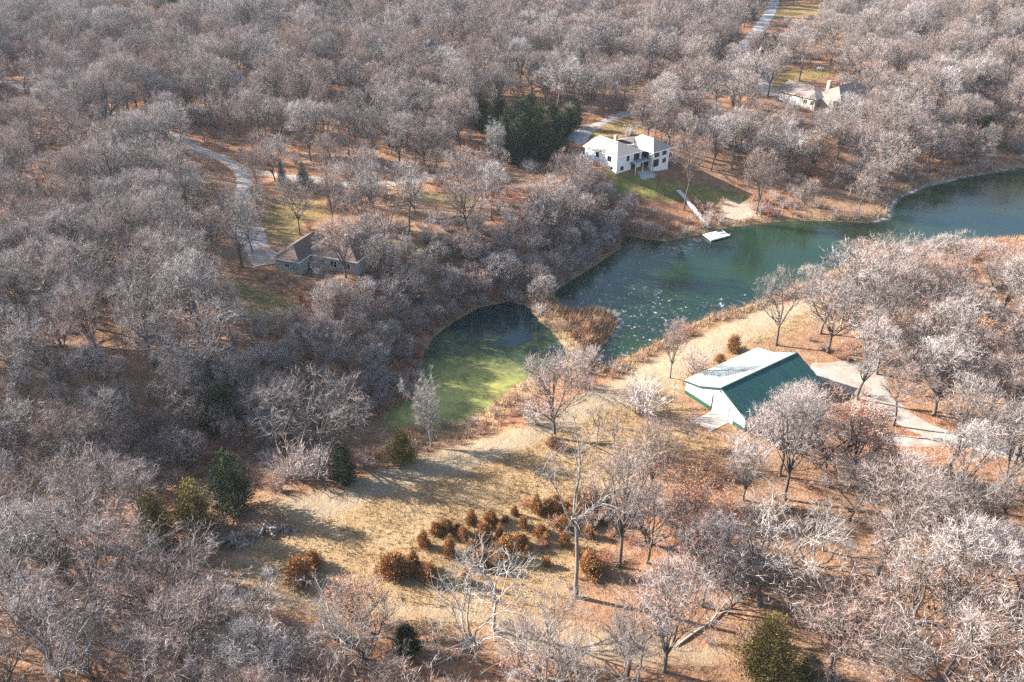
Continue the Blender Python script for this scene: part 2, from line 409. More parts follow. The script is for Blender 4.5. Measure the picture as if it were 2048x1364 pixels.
def ribbon(name, px, width, mat, lift=.09, world=None):
    P = np.array([pg(*p)[:2] for p in px]) if world is None else np.array(world)
    s = np.concatenate([[0], np.cumsum(np.hypot(*np.diff(P, axis=0).T))]); n = max(4, int(s[-1] / 1.6))
    u = np.linspace(0, s[-1], n); C = np.stack([np.interp(u, s, P[:, 0]), np.interp(u, s, P[:, 1])], -1)
    for _ in range(6): C[1:-1] = (C[:-2] + C[2:] + 2 * C[1:-1]) / 4
    T = np.gradient(C, axis=0); T /= np.linalg.norm(T, axis=1)[:, None]; Nn = np.stack([-T[:, 1], T[:, 0]], -1)
    k = 7; off = np.linspace(-.5, .5, k)
    wv = width * (1 + .12 * np.sin(u * .35) + .06 * np.sin(u * 1.1))
    V = C[:, None] + Nn[:, None] * (off[None, :, None] * wv[:, None, None]); V = V.reshape(-1, 2)
    z = np.maximum.reduce([H(V[:, 0] + dx, V[:, 1] + dy) for dx, dy in ((0, 0), (.5, 0), (-.5, 0), (0, .5), (0, -.5))]) + lift
    edge = np.tile(np.abs(off) > .49, n); z = np.where(edge, z - lift - .06, z)
    id_ = np.arange(n * k).reshape(n, k)
    q = np.stack([id_[:-1, 1:], id_[:-1, :-1], id_[1:, :-1], id_[1:, 1:]], -1).reshape(-1, 4)
    return tag(obj(name, mesh_np(name, np.column_stack([V, z]), q[:, ::-1], [mat], smooth=True)), kind='structure'), C

def patch(name, px, mat, lift=.08, step=.9):
    poly = poly_g(px); P = np.array(poly); x0, y0 = P.min(0); x1, y1 = P.max(0)
    X, Y = np.meshgrid(np.arange(x0 - 1, x1 + 1, step), np.arange(y0 - 1, y1 + 1, step))
    D = sdist(X, Y, poly) + .3 * np.sin(X * 1.7) * np.sin(Y * 1.9)
    Z = H(X, Y) + lift - .3 * ss(-.4, .8, D); ny, nx = X.shape; id_ = np.arange(nx * ny).reshape(ny, nx)
    q = np.stack([id_[:-1, :-1], id_[:-1, 1:], id_[1:, 1:], id_[1:, :-1]], -1).reshape(-1, 4); q = q[(D.ravel()[q] < .8).any(1)]
    used = np.unique(q); mp = np.full(nx * ny, -1); mp[used] = np.arange(len(used))
    return tag(obj(name, mesh_np(name, np.stack([X.ravel(), Y.ravel(), Z.ravel()], -1)[used], mp[q], [mat], smooth=True)), kind='structure'), poly

ROADS = []
for nm, px, wd, mt in [
    ('gravel_road', [(-80, 152), (30, 168), (120, 195), (200, 222), (340, 268), (400, 300), (450, 318), (490, 345), (484, 400), (486, 440), (500, 480)], 4.4, gravel),
    ('house_driveway', [(495, 455), (512, 495), (540, 530)], 7.0, gravel),
    ('country_road', [(480, 340), (560, 352), (700, 372), (820, 365), (880, 352), (960, 335), (1040, 318), (1120, 290), (1180, 258), (1240, 232), (1330, 205), (1420, 175), (1500, 140)], 4.2, gravel),
    ('north_road', [(1500, 140), (1475, 118), (1490, 90), (1515, 62), (1540, 25), (1560, -30)], 6.5, asph),
    ('far_driveway', [(1490, 135), (1530, 142), (1525, 165), (1528, 182), (1560, 190)], 8.0, gravel),
    ('east_driveway', [(1960, 165), (2000, 178), (2060, 190)], 7.0, gravel),
    ('barn_driveway', [(1640, 752), (1690, 748), (1735, 760), (1762, 790), (1790, 826), (1830, 852), (1890, 875), (1960, 890), (2060, 912)], 5.0, gravel),
    ('barn_service_track', [(1760, 880), (1840, 886), (1900, 884)], 3.0, gravel)]:
    o, C = ribbon(nm, px, wd, mt); ROADS.append((C, wd))
patch('barn_yard', [(1618, 728), (1690, 722), (1752, 728), (1778, 760), (1786, 800), (1750, 810), (1700, 790), (1640, 770)], gravel, .1)
patch('house_terrace', [(1275, 345), (1305, 342), (1312, 358), (1285, 362)], asph, .1)
patch('parking_court', [(1140, 268), (1172, 250), (1182, 268), (1168, 290), (1150, 288)], asph, .12)

# ------------------------------------------------------------------ tree builder
def bark_mat(name, stops, dark=.55):
    m, t, b = new_mat(name)
    r = objrand(t); c = ramp(t, r, stops)
    f = noise(t, 2.2, 4, .7, objcoord(t))
    t.links.new(mix(t, ramp(t, f, [(.3, dark), (.62, 0.)]), c, (.08, .065, .055)), b.inputs['Base Color'])
    b.inputs['Roughness'].default_value = 1; b.inputs['Specular IOR Level'].default_value = .05
    return m
M_BARK = bark_mat('grey_bark', [(0, (.105, .09, .08)), (.5, (.16, .14, .125)), (1, (.125, .10, .085))])
M_GREYD = bark_mat('grey_dead_bark', [(0, (.23, .205, .185)), (1, (.27, .245, .225))], .6)
M_TWIG = bark_mat('bare_twigs', [(0, (.30, .25, .235)), (.2, (.48, .42, .395)), (.4, (.42, .29, .24)), (.6, (.60, .555, .53)), (.8, (.38, .275, .24)), (1, (.52, .465, .445))], .1)
M_PALE = bark_mat('pale_weathered_wood', [(0, (.36, .33, .305)), (.5, (.42, .39, .36)), (1, (.33, .295, .27))], .5)
M_RUST = bark_mat('russet_brush_twigs', [(0, (.44, .19, .11)), (.3, (.48, .27, .19)), (.6, (.38, .25, .20)), (.85, (.52, .35, .265)), (1, (.46, .19, .09))], .15)
M_ORANGE = bark_mat('dry_orange_leaves', [(0, (.50, .20, .075)), (.5, (.42, .22, .10)), (1, (.40, .14, .085))], .15)
M_CATT = bark_mat('brown_cattails', [(0, (.24, .155, .09)), (1, (.27, .175, .105))], .35)
M_WGRASS = bark_mat('russet_dry_grass', [(0, (.40, .23, .13)), (1, (.42, .25, .14))], .3)
M_CATT2 = bark_mat('brown_lakeside_grass', [(0, (.36, .235, .14)), (1, (.40, .27, .165))], .3)
M_REED = bark_mat('dry_reeds', [(0, (.37, .265, .16)), (1, (.44, .33, .215))], .2)
def needles(name, stops):
    m, t, b = new_mat(name); f = noise(t, 1.3, 4, .7, objcoord(t)); r = objrand(t)
    a = ramp(t, f, stops)
    t.links.new(mix(t, mathn(t, 'MULTIPLY', r, .5), a, stops[1][1]), b.inputs['Base Color']); b.inputs['Roughness'].default_value = .9
    b.inputs['Specular IOR Level'].default_value = .1
    return m
M_CEDAR = needles('dark_cedar_needles', [(.3, (.018, .03, .014)), (.5, (.036, .053, .024)), (.75, (.10, .092, .042))])
M_OLIVE = needles('olive_cedar_needles', [(.3, (.06, .065, .022)), (.5, (.17, .135, .045)), (.75, (.30, .19, .065))])
M_JUNI = needles('rusty_juniper_needles', [(.28, (.12, .085, .04)), (.5, (.36, .18, .072)), (.75, (.52, .28, .115))])
M_SPRUCE = needles('blue_spruce_needles', [(.3, (.03, .055, .055)), (.5, (.07, .12, .125)), (.75, (.13, .20, .205))])

class Shape:
    def __init__(s): s.V = []; s.Q = []; s.T = []; s.n = 0; s.tv = []
    def tube(s, P, R, k):
        n = len(P); T = np.gradient(P, axis=0); T /= np.linalg.norm(T, axis=1)[:, None] + 1e-9
        a = np.cross(T, np.array([.31, .17, .93]) if abs(T[0] @ np.array([.31, .17, .93])) < .9 else np.array([1., 0, 0])); a /= np.linalg.norm(a, axis=1)[:, None] + 1e-9
        c = np.cross(T, a); g = np.arange(k) * 2 * math.pi / k
        V = P[:, None] + (a[:, None] * np.cos(g)[None, :, None] + c[:, None] * np.sin(g)[None, :, None]) * np.asarray(R)[:, None, None]
        s.V.append(V.reshape(-1, 3)); i = np.arange(n * k).reshape(n, k) + s.n; j = np.roll(i, -1, 1)
        s.Q.append(np.stack([i[:-1], j[:-1], j[1:], i[1:]], -1).reshape(-1, 4)); s.n += n * k
    def twigs(s, B, D, L, W, r):
        """tapered slivers from base B along D"""
        n = len(B)
        if not n: return
        side = np.cross(D, r.normal(size=(n, 3))); side /= np.linalg.norm(side, axis=1)[:, None] + 1e-9
        V = np.stack([B - side * W[:, None] * .5, B + side * W[:, None] * .5, B + D * L[:, None]], 1)
        s.tv.append(V.reshape(-1, 3))
    def mesh(s, name, mats):
        V = list(s.V); faces = []; fm = []
        if s.Q: q = np.concatenate(s.Q); faces.append(q); fm.append(np.zeros(len(q)))
        if s.tv:
            tv = np.concatenate(s.tv); V.append(tv); faces.append(np.arange(len(tv)).reshape(-1, 3) + s.n); fm.append(np.full(len(tv) // 3, min(1, len(mats) - 1)))
        return mesh_np(name, np.concatenate(V), faces, mats, np.concatenate(fm), smooth=False)

def unit(v): return v / (np.linalg.norm(v) + 1e-9)

def bare_tree(seed, Ht=14.0, crown_r=5.5, crown_base=.3, fork=.28, limbs=7, sub=7, subsub=6, tw=9, spread=(25, 65), crook=.16, trunk_r=.28, lean=.04,
              twig_l=(.5, 1.15), twig_w=.034, mats=None, upward=.05, stems=1, leaf=None):
    r = np.random.default_rng(seed); tr = Shape(); cr = Shape(); M = mats or (M_BARK, M_TWIG)
    cz = Ht * (crown_base + 1) / 2; rz = Ht * (1 - crown_base) / 2
    def reach(p, d):
        q = (p - np.array([0, 0, cz])) / np.array([crown_r, crown_r, rz]); e = d / np.array([crown_r, crown_r, rz])
        A = e @ e; B = q @ e; C = q @ q - 1
        disc = B * B - A * C
        return max(.4, (-B + math.sqrt(disc)) / A) if disc > 0 else .6
    def path(p, d, L, n, crook, up):
        P = [p]; st = L / n
        for _ in range(n):
            d = unit(d + r.normal(size=3) * crook + np.array([0, 0, up])); P.append(P[-1] + d * st)
        return np.array(P), d
    def deflect(d, ang):
        a = unit(np.cross(d, r.normal(size=3))); return unit(d * math.cos(ang) + a * math.sin(ang))
    LB, LD = [], []
    def finish(P, dens, rad):
        n = max(2, int(dens)); tt = r.uniform(.15, 1, n) * (len(P) - 1); i = np.minimum(tt.astype(int), len(P) - 2); f = (tt - i)[:, None]
        B = P[i] * (1 - f) + P[i + 1] * f; D = P[i + 1] - P[i]; D /= np.linalg.norm(D, axis=1)[:, None] + 1e-9
        D = D + r.normal(size=(n, 3)) * .62 + np.array([0, 0, .18]); D /= np.linalg.norm(D, axis=1)[:, None]
        L = r.uniform(*twig_l, n)
        cr.twigs(B, D, L, np.full(n, twig_w), r)
        # finer side twigs
        B2 = B + D * (L * r.uniform(.3, .7, n))[:, None]; D2 = D + r.normal(size=(n, 3)) * .7; D2 /= np.linalg.norm(D2, axis=1)[:, None]
        cr.twigs(B2, D2, L * .65, np.full(n, twig_w * .8), r)
        LB.append(B2); LD.append(D2)
    for s_ in range(stems):
        base = np.array([0, 0, -.3]); d0 = unit(np.array([r.normal() * lean, r.normal() * lean, 1.]))
        if stems > 1:
            g = 2 * math.pi * s_ / stems + r.uniform(0, .8); base = base + np.array([math.cos(g), math.sin(g), 0]) * .25; d0 = unit(np.array([math.cos(g) * .3, math.sin(g) * .3, 1.]))
        tl = Ht * fork * r.uniform(.85, 1.15); tk = trunk_r / math.sqrt(stems)
        P, d = path(base, d0, tl + .3, 5, .05, .02)
        R = np.linspace(tk, tk * .72, 6); R[0] *= 1.35; tr.tube(P, R, 6)
        nl = max(3, int(limbs / stems + r.integers(-1, 2))); top = P[-1]; az0 = r.uniform(0, 6.3)
        for j in range(nl):
            central = j == 0
            ang = math.radians(r.uniform(4, 14) if central else r.uniform(*spread)); az = az0 + j * 2.4 + r.normal() * .3
            st = top if (central or r.random() < .6) else P[-2] * .6 + top * .4
            dd = unit(np.array([math.cos(az) * math.sin(ang), math.sin(az) * math.sin(ang), math.cos(ang)]) + d * .15)
            L = reach(st, dd) * r.uniform(.8, .97); lr = tk * (.62 if central else r.uniform(.36, .52))
            LP, _ = path(st, dd, L, 7, crook, upward); tr.tube(LP, np.linspace(lr, lr * .16 + .012, 8), 5)
            for b_ in range(sub):
                u = r.uniform(.25, 1) * 7; i = min(int(u), 6); p0 = LP[i] * (1 - u + i) + LP[i + 1] * (u - i); dl = unit(LP[i + 1] - LP[i])
                bd = unit(deflect(dl, math.radians(r.uniform(28, 68))) + np.array([0, 0, .12]))
                bl = min(reach(p0, bd) * r.uniform(.7, 1.0), L * .62); br = lr * (.5 - .3 * u / 7) + .012
                BP, _ = path(p0, bd, bl, 4, crook * 1.2, upward); cr.tube(BP, np.linspace(br, .014, 5), 4)
                finish(BP, tw * .5, br)
                for c_ in range(subsub):
                    u2 = r.uniform(.2, 1) * 4; i2 = min(int(u2), 3); p1 = BP[i2] * (1 - u2 + i2) + BP[i2 + 1] * (u2 - i2); d1 = unit(BP[i2 + 1] - BP[i2])
                    cd = unit(deflect(d1, math.radians(r.uniform(25, 65))) + np.array([0, 0, .12])); cl = min(reach(p1, cd) * r.uniform(.6, 1.02), bl * .7, 2.6)
                    CP, _ = path(p1, cd, cl, 2, crook * 1.2, upward); cr.tube(CP, np.array([br * .45 + .008, .014, .009]), 3)
                    finish(CP, tw, .01)
    if leaf:
        B = np.concatenate(LB); D = np.concatenate(LD); k = r.random(len(B)) < leaf[1]; B = B[k]; D = D[k]
        lf = Shape()
        for _ in range(leaf[2]):
            lf.twigs(B + r.normal(size=B.shape) * .3, unit_rows(D + r.normal(size=D.shape)), r.uniform(.12, .26, len(B)), r.uniform(.09, .18, len(B)), r)
        return tr.mesh('trunk', [M[0]]), cr.mesh('crown', [M[0], M[1]]), lf.mesh('foliage', [leaf[0]])
    return tr.mesh('trunk', [M[0]]), cr.mesh('crown', [M[0], M[1]])

def unit_rows(a): return a / (np.linalg.norm(a, axis=1)[:, None] + 1e-9)

def conifer(seed, Ht, R, mat, n=2600, shape='cone', base=.05, spiky=1.0, trunk=.12, leafs=(.28, .6)):
    r = np.random.default_rng(seed); tr = Shape(); cr = Shape()
    tr.tube(np.array([[0, 0, -.2], [0, 0, Ht * .5], [0.02, 0, Ht * .93]]), np.array([trunk, trunk * .6, .02]), 5)
    # boughs: clumps at random places in the crown volume
    nb = n // 34; z = base + (1 - base) * (1 - np.sqrt(r.random(nb)) if shape == 'cone' else r.random(nb) ** 1.15)
    def prof(z):
        u = np.clip((z - base) / (1 - base), 0, 1)
        return (1 - u) ** .8 * (.45 + .55 * np.minimum(1, u / .12)) if shape == 'cone' else np.sqrt(np.clip(1 - (1.75 * u - .7) ** 2 / 1.13, 0.02, 1))
    az = r.uniform(0, 6.283, nb); lump = 1 + .26 * np.sin(az * 2 + seed) + .22 * np.sin(az * 3 + z * 11)
    rad = prof(z) * R * lump * r.uniform(.5, 1.15, nb)
    for k in range(nb):
        tip = np.array([math.cos(az[k]) * rad[k], math.sin(az[k]) * rad[k], z[k] * Ht + .12 * rad[k]]); root = np.array([0, 0, max(.05, z[k] * Ht - .35 * rad[k])])
        if k % 3 == 0: tr.tube(np.stack([root, (root + tip) / 2, tip]), np.array([.035, .02, .008]), 3)
        m = 34; u = r.uniform(.25, 1.0, m) ** .6; B = root + (tip - root) * u[:, None] + r.normal(size=(m, 3)) * (.10 + .11 * R) * (.6 + .4 * r.random((m, 1)))
        D = unit_rows(unit(tip - root) * .8 + r.normal(size=(m, 3)) * .55 + np.array([0, 0, .55 * spiky])); L = r.uniform(*leafs, m)
        cr.twigs(B, D, L, L * r.uniform(.22, .42, m), r)
    return tr.mesh('trunk', [M_BARK]), cr.mesh('crown', [mat])

def shrub(seed, Ht=2.4, R=1.6, stems=26, mat=None, tw=5):
    r = np.random.default_rng(seed); cr = Shape()
    for k in range(stems):
        az = r.uniform(0, 6.28); out = r.uniform(.1, 1); d = unit(np.array([math.cos(az) * out * R, math.sin(az) * out * R, Ht * (1.1 - .45 * out * out)]))
        L = np.linalg.norm([out * R, Ht * (1 - .3 * out * out)]) * r.uniform(.7, 1.05)
        p = np.array([math.cos(az), math.sin(az), 0]) * r.uniform(0, .35) * R * .5 + np.array([0, 0, -.1])
        P = [p]
        for _ in range(4): d = unit(d + r.normal(size=3) * .13); P.append(P[-1] + d * L / 4)
        P = np.array(P); cr.tube(P, np.linspace(.03, .01, 5), 3)
        n = tw * 4; tt = r.uniform(.8, 4, n); i = np.minimum(tt.astype(int), 3); f = (tt - i)[:, None]
        B = P[i] * (1 - f) + P[i + 1] * f; D = unit_rows((P[i + 1] - P[i]) / (L / 4) + r.normal(size=(n, 3)) * .6 + np.array([0, 0, .2]))
        cr.twigs(B, D, r.uniform(.25, .65, n) * Ht / 2.4, np.full(n, .04), r)
    return cr.mesh('branches', [mat or M_RUST, mat or M_RUST])

# every kind of plant: a list of variants, each a list of (part name, mesh)
def P2(ms): return list(zip(('trunk', 'crown', 'foliage'), ms))
KIND = {}
KIND['oak'] = [P2(bare_tree(11 + k, Ht=h_, crown_r=cr_, crown_base=cb_, fork=fk_, limbs=8, sub=7, subsub=6, tw=6, spread=(30, 72), crook=.19, trunk_r=.30, twig_w=.031, twig_l=(.5, 1.3)))
               for k, (h_, cr_, cb_, fk_) in enumerate([(14, 6.9, .26, .26), (16, 7.4, .30, .30), (13, 7.6, .22, .22), (15, 6.2, .34, .34), (12.5, 6.4, .3, .28), (17.5, 6.0, .42, .42), (11.5, 7.2, .18, .16)])]
KIND['ash'] = [P2(bare_tree(31 + k, Ht=h_, crown_r=cr_, crown_base=cb_, fork=fk_, limbs=8, sub=7, subsub=6, tw=6.5, spread=(14, 46), crook=.10, trunk_r=.25, twig_w=.030, twig_l=(.55, 1.35), upward=.10))
               for k, (h_, cr_, cb_, fk_) in enumerate([(17, 5.2, .26, .26), (15, 5.0, .2, .2), (18, 5.6, .3, .34), (14, 5.4, .24, .22)])]
KIND['scrub'] = [P2(bare_tree(51 + k, Ht=h_, crown_r=cr_, crown_base=.18, fork=.16, limbs=6, sub=6, subsub=4, tw=4.5, spread=(16, 50), crook=.14, trunk_r=.14, twig_w=.03, stems=st_, upward=.08))
                 for k, (h_, cr_, st_) in enumerate([(7.5, 3.2, 2), (8.5, 3.4, 1), (7, 3.4, 3)])]
KIND['dead'] = [P2(bare_tree(71 + k, Ht=h_, crown_r=cr_, crown_base=cb_, fork=fk_, limbs=lb_, sub=6, subsub=4, tw=3, spread=sp_, crook=ck_, trunk_r=tr_, twig_w=.03, twig_l=(.3, .9), mats=(M_GREYD, M_GREYD) if k == 0 else (M_PALE, M_PALE), lean=.10))
                for k, (h_, cr_, cb_, fk_, lb_, sp_, ck_, tr_) in enumerate([(15, 3.2, .38, .46, 6, (10, 45), .16, .17), (11, 5.6, .25, .30, 7, (25, 75), .26, .2), (12, 5.0, .25, .36, 6, (25, 70), .26, .2)])]
KIND['poplar'] = [P2(bare_tree(83, Ht=16, crown_r=2.1, crown_base=.06, fork=.08, limbs=9, sub=11, subsub=5, tw=6, spread=(3, 14), crook=.12, trunk_r=.2, twig_w=.038, mats=(M_PALE, M_PALE)))]
KIND['leafy'] = [P2(bare_tree(91 + k, Ht=h_, crown_r=cr_, crown_base=.2, fork=.22, limbs=7, sub=7, subsub=5, tw=5, spread=(25, 65), leaf=(M_ORANGE, .7, 4))) for k, (h_, cr_) in enumerate([(11, 5.0), (8, 4.0)])]
KIND['cedar'] = [P2(conifer(101 + k, h_, r_, m_, 14000 if k == 3 else 9000, leafs=(.1, .26) if k == 3 else (.16, .38))) for k, (h_, r_, m_) in enumerate([(10, 2.3, M_CEDAR), (8, 2.1, M_CEDAR), (9, 2.2, M_OLIVE), (7, 2.3, M_OLIVE)])]
KIND['juniper'] = [P2(conifer(121 + k, h_, r_, M_JUNI, 6500, sh_, .0, 1.3, .06, (.1, .3))) for k, (h_, r_, sh_) in enumerate([(2.6, 1.1, 'round'), (2.6, 1.25, 'cone'), (3.2, 1.3, 'cone')])]
KIND['spruce'] = [P2(conifer(141, 8.5, 2.5, M_SPRUCE, 9000, 'cone', .03, .3, leafs=(.16, .36)))]
KIND['shrub'] = [[('branches', shrub(151, 2.4, 1.7, 26, M_RUST))], [('branches', shrub(152, 3.0, 1.9, 30, M_TWIG))], [('branches', shrub(153, 1.6, 1.5, 24, M_RUST))], [('branches', shrub(154, 3.4, 2.6, 44, M_TWIG, 6))]]
PROTO = {}      # (kind, variant) -> parts of the first tree of that variant, which the far woodland repeats
VH = {}
for k_, vs in KIND.items():
    for i_, v_ in enumerate(vs):
        VH[(k_, i_)] = max(max(p.co.z for p in me_.vertices) for _, me_ in v_)
VR = {'oak': 5.6, 'ash': 4.4, 'scrub': 2.6, 'dead': 4.2, 'poplar': 2.0, 'leafy': 4, 'cedar': 2, 'juniper': 1, 'spruce': 2.3, 'shrub': 1.5}

def plant(kind, var, loc, rz, sc, label, cat, group=None, name=None):
    names = {'oak': 'bare_oak_tree', 'ash': 'bare_ash_tree', 'scrub': 'bare_sapling', 'dead': 'dead_tree', 'poplar': 'pale_poplar_tree', 'leafy': 'russet_leaved_oak', 'cedar': 'cedar_tree', 'juniper': 'juniper_bush', 'spruce': 'blue_spruce', 'shrub': 'bare_shrub'}
    parts = KIND[kind][var]
    if len(parts) == 1:
        root = obj(name or names[kind], parts[0][1], None, loc); root.rotation_euler = (0, 0, rz); root.scale = sc if hasattr(sc, '__len__') else (sc,) * 3
        ch = [root]
    else:
        root = empty(name or names[kind], loc, rz, sc); ch = [obj(n_, m_, root) for n_, m_ in parts]
    PROTO.setdefault((kind, var), ch)
    return tag(root, label, cat, group)

# ------------------------------------------------------------------ buildings
def siding(name, col, pitch=.2, vertical=True, rough=.55):
    m, t, b = new_mat(name); co = objcoord(t); sx = N(t, 'ShaderNodeSeparateXYZ'); t.links.new(co, sx.inputs[0])
    s_ = mathn(t, 'ADD', sx.outputs[0], sx.outputs[1]) if vertical else sx.outputs[2]
    wv = mathn(t, 'FRACT', mathn(t, 'DIVIDE', s_, pitch)); h_ = ramp(t, wv, [(0, 0.), (.08, 1.), (.8, 1.), (1, .2)])
    f = noise(t, 1.4, 5, .7, co)
    t.links.new(mix(t, ramp(t, f, [(.35, .35), (.65, 0.)]), (*col, 1), tuple(v * .78 for v in col)), b.inputs['Base Color'])
    b.inputs['Roughness'].default_value = rough; b.inputs['Specular IOR Level'].default_value = .3; bump(t, b, h_, .5, .03)
    return m
def shingle(name, col):
    m, t, b = new_mat(name); co = objcoord(t); f = noise(t, 3.5, 6, .8, co); g = noise(t, .5, 3, .6, co)
    br = N(t, 'ShaderNodeTexBrick'); t.links.new(co, br.inputs['Vector']); br.inputs['Scale'].default_value = 2.2
    br.inputs['Color1'].default_value = (*col, 1); br.inputs['Color2'].default_value = (*[v * .8 for v in col], 1); br.inputs['Mortar'].default_value = (*[v * .55 for v in col], 1)
    c = mix(t, ramp(t, f, [(.35, .5), (.65, 0.)]), br.outputs[0], tuple(v * .6 for v in col)); c = mix(t, ramp(t, g, [(.4, .3), (.6, 0.)]), c, tuple(v * .7 for v in col))
    t.links.new(c, b.inputs['Base Color']); b.inputs['Roughness'].default_value = 1; bump(t, b, f, .4, .03)
    return m
M_BWALL = siding('white_ribbed_barn_steel', (.62, .63, .62), .23, True, .45); M_BDOOR = siding('white_door_steel', (.68, .69, .69), .3, True, .45)
M_GREEN = plain('dark_green_trim', (.016, .055, .042), .45, .12, 2); M_WAIN = siding('green_wainscot_steel', (.02, .085, .05), .23)
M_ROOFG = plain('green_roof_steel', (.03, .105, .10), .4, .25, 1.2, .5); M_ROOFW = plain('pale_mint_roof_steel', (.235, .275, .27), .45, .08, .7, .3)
M_CONC = plain('pale_concrete', (.32, .285, .255), .9, .18, 1.5); M_GLASS, _t, _b = new_mat('dark_window_glass')
_b.inputs['Base Color'].default_value = (.015, .022, .03, 1); _b.inputs['Roughness'].default_value = .08; _b.inputs['Specular IOR Level'].default_value = .6
M_HWHITE = siding('white_board_siding', (.80, .81, .81), .35); M_HGREY = siding('grey_lap_siding', (.33, .325, .31), .18, False); M_HBEIGE = siding('cream_siding', (.46, .38, .30), .2, False)
M_SHTAN = shingle('tan_shingles', (.42, .37, .32)); M_SHBRN = shingle('brown_shingles', (.17, .125, .105)); M_SHFAR = shingle('weathered_tan_shingles', (.34, .275, .235))
M_FASC = plain('white_trim', (.80, .79, .77), .6, .06); M_DARKM = plain('black_railing_and_gap_shade', (.03, .03, .035), .5, .2); M_DECK = plain('weathered_deck_boards', (.50, .49, .48), .85, .25, 2.5)
M_BRICK = plain('tan_stone', (.40, .30, .22), .9, .3, 4); M_TANK = plain('white_tank_paint', (.80, .81, .82), .4, .05, 2, .4); M_LOG = bark_mat('cut_logs', [(0, (.16, .13, .11)), (.5, (.30, .25, .21)), (1, (.45, .38, .31))])
M_BENCH = plain('green_plastic', (.05, .16, .07), .5, .2)

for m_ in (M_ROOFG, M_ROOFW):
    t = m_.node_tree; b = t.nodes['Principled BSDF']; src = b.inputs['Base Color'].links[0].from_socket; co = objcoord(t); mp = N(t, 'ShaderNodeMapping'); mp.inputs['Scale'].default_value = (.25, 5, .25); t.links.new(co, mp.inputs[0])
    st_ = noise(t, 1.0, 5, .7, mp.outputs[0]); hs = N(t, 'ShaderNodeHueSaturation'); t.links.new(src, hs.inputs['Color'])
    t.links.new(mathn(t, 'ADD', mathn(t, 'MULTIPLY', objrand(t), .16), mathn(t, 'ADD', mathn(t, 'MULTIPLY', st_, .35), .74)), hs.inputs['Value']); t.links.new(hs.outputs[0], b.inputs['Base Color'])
# ---- the barn
barn = empty('metal_barn', (BARN_O[0], BARN_O[1], BARN_Z), BARN_A)
tag(barn, 'white metal barn with green trim, one pale roof slope and one dark green slope', 'barn')
BW, BL = 14.5, 20.5
prof = [(0, 0), (BW, 0), (BW, 2.95), (8.5, 5.97), (3.4, 3.56), (0, 2.86)]
MB().prism([(p[0], p[1] if p[1] > 0 else -.6) for p in prof], 0, BL).build('wall', M_BWALL, barn)
wn = MB(); wn.box(-.03, 6.5, -.035, -.002, -.5, .85); wn.box(11.0, BW + .03, -.035, -.002, -.5, .85); wn.box(-.035, -.003, 0, BL, -.5, .85); wn.box(BW + .003, BW + .035, 0, BL, -.5, .85)
wn.build('wainscot', M_WAIN, barn)
def roof_panels(x0, z0, x1, z1, mat):
    n = 23; wp = (BL + .6) / n; d = Vector((x1 - x0, 0, z1 - z0)); nv = Vector((-d.z, 0, d.x)).normalized(); m = MB(); r = [0]
    for k in range(4):
        c = wp * (k + .5) / 4; r += [c - .035, c - .018, c + .018, c + .035]
    r.append(wp); hh = [0] + [v for _ in range(4) for v in (0, .06, .06, 0)] + [0]
    V = []
    for e in (Vector((x0, 0, z0)), Vector((x1, 0, z1))):
        for y_, h_ in zip(r, hh): V.append(e + nv * h_ + Vector((0, y_, 0)))
    q = len(r); m.add(V, [(i + 1, i, i + q, i + q + 1) for i in range(q - 1)])
    m.add([V[0] - nv * .06, V[q - 1] - nv * .06, V[q] - nv * .06, V[-1] - nv * .06], [(0, 1, 3, 2)])
    me_ = m.mesh('roof_panel', mat)
    for k in range(n):
        o = obj('roof_panel', me_, barn); o.location = (0, -.3 + k * wp, .004 * (k % 2))
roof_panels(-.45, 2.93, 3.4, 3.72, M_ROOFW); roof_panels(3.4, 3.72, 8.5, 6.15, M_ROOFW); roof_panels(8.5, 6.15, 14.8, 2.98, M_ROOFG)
for y_ in (-.37, BL + .30):
    rt = MB()
    for (xa, za), (xb, zb) in (((-.45, 2.93), (3.4, 3.72)), ((3.4, 3.72), (8.5, 6.15)), ((8.5, 6.15), (14.8, 2.98))):
        rt.add([(xa, y_, za - .22), (xb, y_, zb - .22), (xb, y_, zb + .05), (xa, y_, za + .05), (xa, y_ + .06, za - .22), (xb, y_ + .06, zb - .22), (xb, y_ + .06, zb + .05), (xa, y_ + .06, za + .05)],
               [(0, 1, 2, 3), (7, 6, 5, 4), (3, 2, 6, 7), (0, 4, 5, 1)])
    rt.build('rake_trim', M_GREEN, barn)
MB().box(8.36, 8.64, -.38, BL + .38, 6.14, 6.22).build('ridge_cap', M_GREEN, barn)
MB().box(-.5, -.42, -.3, BL + .3, 2.75, 2.93).build('gutter', M_FASC, barn)
dr = MB().box(6.95, 10.75, -.12, -.04, .02, 3.65).build('sliding_door', M_BDOOR, barn)
MB().box(6.62, 6.94, -.14, -.02, .02, 3.72).build('door_gap_shade', M_DARKM, barn)  # flat dark strip painted in as the shadow of the open door gap
MB().box(6.6, 11.6, -.2, -.125, 3.66, 3.86).build('door_track', M_FASC, dr)
MB().box(8.1, 8.5, -.12, -.03, 5.0, 5.25).build('gable_lamp', M_DARKM, barn)
mdoor = MB().box(10.95, 11.9, -.09, -.036, .02, 2.1).build('side_door', M_BDOOR, barn)
ap = empty('concrete_apron', (BARN_O[0], BARN_O[1], BARN_Z), BARN_A)
bpy.data.objects.remove(ap)
ap = MB().box(7.0, 11.2, -4.9, -.15, -.3, .06).build('concrete_apron', M_CONC); ap.location = (BARN_O[0], BARN_O[1], BARN_Z); ap.rotation_euler = (0, 0, BARN_A); tag(ap, kind='structure')

